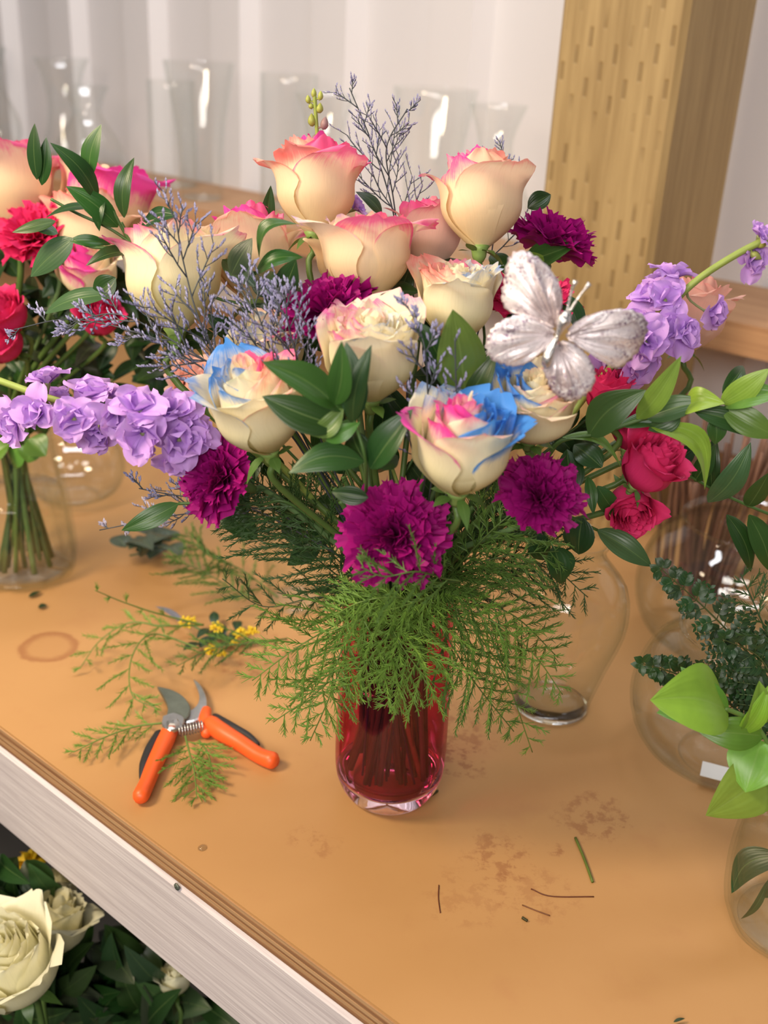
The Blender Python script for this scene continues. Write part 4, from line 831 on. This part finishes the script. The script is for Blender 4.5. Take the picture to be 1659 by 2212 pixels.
for i in range(9):
    x, y = rnd.uniform(420, 540), rnd.uniform(1340, 1400); a = rnd.uniform(0, 6.3); mb = MB(); leaf_mesh(mb, G(x, y, .008), G(x+math.cos(a)*45, y+math.sin(a)*30, .012), .010, UPV, .1); mb.build('leaf', M_LEAF, ys, color=(.02, .05, .02, 1))
mb = MB(); leaf_mesh(mb, G(400, 1350, .01), G(335, 1310, .016), .008, UPV, .1); mb.build('leaf', M_LEAF, ys, color=(.20, .20, .26, 1))
# grey green leaf cluster
gs = thing('leaf_cluster', 'grey green cluster of rounded leaves on the bench behind the fern clippings', 'foliage', G(330, 1195))
for i in range(14):
    x, y = 320+rnd.uniform(-50, 60), 1185+rnd.uniform(-30, 25); a = rnd.uniform(0, 6.3); z0 = rnd.uniform(.004, .03); mb = MB()
    leaf_mesh(mb, G(x, y, z0), G(x+math.cos(a)*50, y+math.sin(a)*28, z0+rnd.uniform(-.002, .02)), .026, UPV, .15); mb.build('leaf', M_LEAF, gs, color=(.07, .10, .07, 1))
mb = MB(); tube(mb, spline(gp((280, 1200, .004), (340, 1190, .01), (420, 1180, .006)), 10), .0012, 5); mb.build('stem', M_STEM, gs, color=(.10, .14, .07, 1))
# scraps
def scrap(name, label, pts, r, col, cat='scrap', group=None):
    mb = MB(); tube(mb, spline([G(x, y, r) for x, y in pts], 12), r, 6); tag(mb.build(name, M_STEM, color=col), label, cat, group)
scrap('stem_scrap', 'short straight green stem piece lying alone on the kraft bench top', [(1243, 1810), (1262, 1855), (1280, 1905)], .0011, (.14, .19, .03, 1))
scrap('twig_scrap', 'thin dark red twig curved beside the brown stains', [(1147, 1920), (1190, 1936), (1283, 1937)], .0004, (.14, .03, .015, 1))
scrap('twig_scrap', 'thin dark red twig standing apart at the stain edge', [(948, 1912), (947, 1940), (951, 1972)], .0004, (.14, .03, .015, 1))
scrap('twig_scrap', 'thin bent reddish twig below the curved twig', [(1128, 1955), (1160, 1968), (1188, 1978)], .0004, (.20, .07, .03, 1))
scrap('stem_scrap', 'tiny dark crumb of stem beside the brown stains', [(1128, 1982), (1134, 1986), (1139, 1989)], .0010, (.05, .04, .01, 1))
scrap('stem_scrap', 'dark stem offcut at the foot of the pink vase', [(925, 1722), (945, 1708)], .0012, (.06, .05, .015, 1))
for (x0, y0, x1, y1, w, lab) in ((62, 1290, 90, 1278, 14, 'dark torn leaf piece beside the ribbed vase foot'), (82, 1312, 102, 1308, 18, 'small dark leaf piece in front of the ribbed vase'), (1455, 2208, 1480, 2200, 8, 'tiny dark leaf crumb at the front of the bench')):
    mb = MB(); leaf_mesh(mb, G(x0, y0, .002), G(x1, y1, .003), w*mpp(G(x0, y0)), UPV, .1); tag(mb.build('leaf_scrap', M_LEAF, color=(.02, .035, .01, 1)), lab, 'scrap')
mb = MB(); lathe(mb, [(.0032, 0), (.0030, .0008), (.0018, .0016), (.0003, .0019)], 14, G(437, 1832, .0002)); tag(mb.build('water_drop', M_GLASSBASE), 'single clear water drop on the kraft bench near the front board', 'drop')
mb = MB(); q0 = G(383, 1915); w_ = on_w(383, 1915, -.003); lathe(mb, [(.0005, 0), (.003, 0), (.0028, .001), (.0005, .0012)], 8)
o = mb.build('nail_head', M_DSTEEL, bench, Matrix.Translation(w_) @ frame(-N).to_4x4())

# ------------------------------------------------------------------ background bouquet
BG = G(50, 1232); BYY = BG.y
glass_vase('ribbed_vase', 'clear swirl ribbed glass vase holding the pink background bouquet', BG, [(.050, 0), (.056, .02), (.053, .07), (.046, .12), (.042, .155)], 72, rib=.05, nrib=14, twist=14, water=.10)
BH = Holder(BG, .152, .036, .012, .040)
for i in range(12):
    rnd = random.Random(840+i); a = i*.52; q = BG+Vector((math.cos(a)*.05, math.sin(a)*.05, .23)); mb = MB()
    tube(mb, spline(BH.path(q, (q-BG-Vector((0, 0, .15))).normalized(), rnd), 20), rnd.uniform(.002, .0034), 6)
    tag(mb.build('cut_stem', M_STEM, color=(.09, .13, .035, 1)), 'dark green stem standing in the swirl ribbed glass vase', 'stem', 'bare stems in the ribbed vase')
GB = 'roses of the background bouquet'
kw = dict(holder=BH, nu=11, nv=11, group=GB)
rose('rose', 'hot pink and peach rose topping the background bouquet', 20, 410, BYY-.02, 100, (-.1, 1, .1), 'wide', M_PEACH, [(90, MAG, .5), (0, PINK, .4), (-90, CORAL, .25), (180, MAG, .4)], 901, **kw)
rose('rose', 'hot pink rose with yellow heart, background bouquet edge facing the shelf', 225, 435, BYY-.02, 98, (.2, 1, .15), 'wide', M_PEACH, [(90, MAG, .55), (0, MAG, .6), (-90, CORAL, .3), (180, PINK, .35), (None, PINK, .05)], 902, **kw)
rose('rose', 'peach rose under the yellow-hearted rose of the background bouquet', 195, 510, BYY-.06, 80, (.1, 1, .2), 'cup', M_PEACH, [(90, CORAL, .25), (0, CORAL, .2)], 903, **kw)
rose('rose', 'cream and hot pink rose low in the background bouquet', 190, 590, BYY-.08, 66, (.1, .7, .7), 'bloom', M_CREAM, [(180, MAG, .55), (0, PINK, .12), (90, MAG, .3)], 904, **kw)
carnation('crimson pink carnation under the topmost background rose', 70, 500, BYY-.07, 92, (-.1, .6, .7), M_HOTCARN, 905, BH, 40)
carnation('crimson pink carnation deep between the background roses', 130, 455, BYY-.03, 70, (0, .8, .5), M_HOTCARN, 906, BH, 36)
kw['group'] = 'small crimson roses of the background bouquet'
rose('spray_rose', 'small crimson rose at the lower edge of the background bouquet', 18, 685, BYY-.10, 46, (-.2, .5, .8), 'bloom', M_HOT, (), 907, **kw)
rose('spray_rose', 'small crimson rose lowest in the background bouquet', 8, 745, BYY-.10, 46, (-.2, .3, .8), 'bloom', M_HOT, (), 908, **kw)
rose('spray_rose', 'small crimson rose behind the limp grey leaf', 215, 690, BYY-.08, 44, (.2, .5, .8), 'bloom', M_HOT, (), 909, **kw)
rose('rose', 'blush pink rose hanging low behind the lilac stock', 425, 850, .16, 55, (.2, .4, .8), 'bloom', M_BLUSH, (), 910, holder=None, nu=11, nv=11)
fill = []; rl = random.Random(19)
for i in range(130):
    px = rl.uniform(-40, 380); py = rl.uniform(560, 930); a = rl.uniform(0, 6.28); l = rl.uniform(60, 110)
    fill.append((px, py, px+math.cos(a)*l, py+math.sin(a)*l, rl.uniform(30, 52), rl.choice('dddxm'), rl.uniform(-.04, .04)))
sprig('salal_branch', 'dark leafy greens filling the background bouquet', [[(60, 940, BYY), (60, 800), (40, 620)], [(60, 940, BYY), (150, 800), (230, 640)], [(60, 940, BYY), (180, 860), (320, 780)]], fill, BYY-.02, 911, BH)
sprig('ruscus_branch', 'light green leaves hanging over the neck of the ribbed vase', [[(40, 930, BYY-.05), (60, 960), (100, 980)]], [(20, 960, -30, 1000, 50, 'b'), (40, 960, 30, 1010, 60, 'b'), (60, 950, 100, 985, 60, 'b'), (70, 960, 60, 1000, 50, 'b'), (0, 620, 90, 720, 40, 'g'), (240, 650, 300, 690, 50, 'm')], BYY-.05, 912)
# dried brown bundle behind the bowls
DB = G(1500, 1262); db = thing('dried_stem_bundle', 'bundle of dried brown stems standing behind the bubble bowls', 'dried stems', DB)
M_DRY = col_mat('dried_stem', .7, scale=60)
for i in range(46):
    a = rnd.uniform(0, 6.3); r_ = .042*math.sqrt(rnd.random()); b = DB+Vector((math.cos(a)*r_, math.sin(a)*r_, .001)); tpp = b+Vector((math.cos(a)*r_*.7+rnd.uniform(-.02, .02), math.sin(a)*r_*.7, rnd.uniform(.13, .19)))
    mb = MB(); tube(mb, spline([b, b.lerp(tpp, .5)+Vector((rnd.uniform(-.006, .006), 0, 0)), tpp], 7), rnd.uniform(.0018, .0034), 5); k = rnd.uniform(.6, 1.2)
    mb.build('dried_stem', M_DRY, db, color=(.30*k, .15*k, .10*k, 1))

# ------------------------------------------------------------------ jar with lime leaves
JC = G(1716, 2003); JY = JC.y
glass_vase('glass_jar', 'clear wavy glass jar of water at the front of bench, holding lime leaves', JC, [(.040, 0), (.049, .012), (.0525, .05), (.049, .09), (.043, .115), (.045, .125)], 64, rib=.018, nrib=7, twist=30, water=.085)
JH = Holder(JC, .12, .03, .012, .035)
LS = 'lime green ruscus leaves '
sprig('ruscus_branch', 'lime green broad leaved ruscus branch in the wavy glass jar', [[(1700, 1700, JY), (1650, 1590), (1610, 1550), (1565, 1530)]],
      [(1572, 1538, 1404, 1512, 150, 'l', -.02, .12, .05, .1), (1560, 1560, 1418, 1540, 80, 'b', -.005, .1, .1), (1570, 1545, 1470, 1440, 60, 'b', .01), (1605, 1580, 1640, 1470, 60, 'l', .0, .1, .1), (1600, 1585, 1660, 1480, 46, 'l', 0, .15), (1650, 1590, 1505, 1578, 70, 'b', .0, .1), (1645, 1600, 1610, 1712, 112, 'l', -.02, .1), (1680, 1655, 1524, 1762, 124, 'l', -.02, .12), (1660, 1600, 1700, 1700, 80, 'b')], JY+.01, 920, JH, r=.0016, stem_col=(.14, .25, .05, 1))
sprig('ruscus_branch', 'dark leaf blade under water in the wavy glass jar', [[(1700, 1820, JY), (1680, 1900)]], [(1690, 1850, 1580, 1930, 60, 'd', 0, .05, .2), (1660, 1900, 1600, 1985, 16, 'd'), (1700, 1880, 1650, 1940, 40, 'd')], JY-.01, 921)
def leather(label, path, seed, spread, nb, col):
    rnd = random.Random(seed); pts = spline([P(*q) for q in path], 40); root = thing('leatherleaf_fern', label, 'fern', pts[0]); mb = MB(); tube(mb, pts, [.0010*(1-.6*i/40) for i in range(40)], 5); mb.build('stem', M_STEM, root, color=(.08, .10, .03, 1))
    for i in range(nb):
        v = i/(nb-1); k = int(3+35*v); q = pts[k]; t_ = (pts[k+1]-pts[k-1]).normalized(); l = spread*(1.05-v*.9)
        for s_ in (-1, 1):
            sd = t_.cross(TOWARD).normalized()*s_; d = (sd+t_*.55+TOWARD*rnd.uniform(-.3, .3)).normalized(); mb = MB(); n = max(4, int(l/.0035))
            tube(mb, [q, q+d*l], .0004, 3)
            for j in range(1, n+1):
                c = q+d*(l*j/n); w_ = .0085*(1.1-.6*j/n)
                for e in (-1, 1):
                    f_ = (d*.75+d.cross(TOWARD).normalized()*e*.8+TOWARD*rnd.uniform(-.3, .3)).normalized(); leaf_mesh(mb, c, c+f_*w_, w_*.55, (TOWARD+rvec(rnd)*.35).normalized(), .08, nu=3, nv=5)
            mb.build('pinna', M_LEAF, root, color=(col[0]*rnd.uniform(.8, 1.2), col[1]*rnd.uniform(.8, 1.2), col[2], 1))
leather('dark toothed leatherleaf fern frond leaning over the bubble bowls', [(1720, 1560, JY+.04), (1640, 1440, JY+.06), (1540, 1330, JY+.07), (1420, 1222, JY+.08)], 930, .034, 15, (.03, .075, .025))
leather('small dark leatherleaf tip behind the lime leaf', [(1620, 1560, JY+.05), (1540, 1490, JY+.05), (1460, 1455, JY+.05), (1384, 1432, JY+.05)], 931, .022, 12, (.03, .07, .02))
leather('dark leatherleaf fern frond beside the wavy jar neck', [(1720, 1620, JY+.03), (1680, 1500, JY+.04), (1640, 1420, JY+.05), (1560, 1380, JY+.05)], 932, .034, 12, (.03, .07, .025))
fern('fine dark fern sprig rising from the wavy glass jar', [(1720, 1600, JY+.04), (1690, 1450, JY+.05), (1640, 1330, JY+.06), (1600, 1240, JY+.07)], FD, 933, .03, 18)

# ------------------------------------------------------------------ flowers below the bench
def YD(px, py, d): return (CAM+ray(px, py)*d).y
bk = CAM+ray(120, 2150)*1.12; BK = Vector((bk.x, bk.y, -.9))
bu = thing('flower_bucket', 'black bucket of white roses on the floor below the bench', 'bucket', BK); mb = MB()
lathe(mb, [(.0005, .0), (.11, .0), (.115, .01), (.14, .30), (.145, .30), (.145, .31), (.136, .31), (.112, .012), (.0005, .012)], 40, BK); mb.build('pail', M_BLACK, bu)
UH = Holder(BK, .31, .11, .03, .08)
GU = 'white roses in the bucket below the bench'
kw = dict(holder=UH, nu=11, nv=11, group=GU)
rose('rose', 'large open white rose below the bench front board', 28, 2090, YD(28, 2090, 1.0), 104, (-.05, .85, .7), 'bloom', M_WHITE, (), 951, **kw)
rose('rose', 'smaller white rose turned away beside the large white rose', 120, 2005, YD(120, 2005, 1.06), 66, (.2, 1, .2), 'cup', M_WHITE, (), 952, **kw)
rose('rose', 'half hidden white rose close under the bench edge', 135, 1915, YD(135, 1915, 1.12), 36, (.0, 1, .3), 'bud', M_WHITE, (), 953, **kw)
rose('rose', 'tiny white rose bud furthest along below the bench', 378, 2120, YD(378, 2120, 1.10), 36, (.0, 1, .3), 'bud', M_WHITE, (), 954, **kw)
for k, (x, y, r, lab) in enumerate(((65, 1865, 36, 'yellow bloom right under the bench edge'), (25, 1905, 24, 'smaller yellow bloom next to the dark leaves below the bench'))):
    c = CAM+ray(x, y)*1.15; R_ = r*mpp(c); yb = thing('yellow_bloom', lab, 'flower', c, 'yellow blooms below the bench')
    for i in range(26):
        d = rvec(rnd); mb = MB(); leaf_mesh(mb, c+d*R_*.15, c+d*R_*.95, R_*.6, (d.cross(rvec(rnd))).normalized(), .15, nu=5, nv=7); mb.build('petal', M_YEL, yb)
    mb = MB(); tube(mb, spline(UH.path(c, Vector((0, 0, 1)), rnd), 20), .002, 5); mb.build('stem', M_STEM, yb, color=GST)
fill = []
for i in range(300):
    px = rl.uniform(-60, 470); py = rl.uniform(max(1780, 1780+(px)*.72), 2260); a = rl.uniform(0, 6.28); l = rl.uniform(80, 140)
    if py+math.sin(a)*l < 1815+.77*(px+math.cos(a)*l) or py < 1815+.77*px: continue
    fill.append((px, py, px+math.cos(a)*l, py+math.sin(a)*l, rl.uniform(45, 75), rl.choice('dddmgx'), rl.uniform(-.05, .05)))
sprig('leafy_branch', 'dark leafy greens among the white roses below the bench', [[(120, 2300, YD(120, 2300, 1.12)), (100, 2100), (60, 1900)], [(120, 2300, YD(120, 2300, 1.12)), (250, 2200), (330, 2100)]], fill, YD(150, 2050, 1.12), 955, UH)
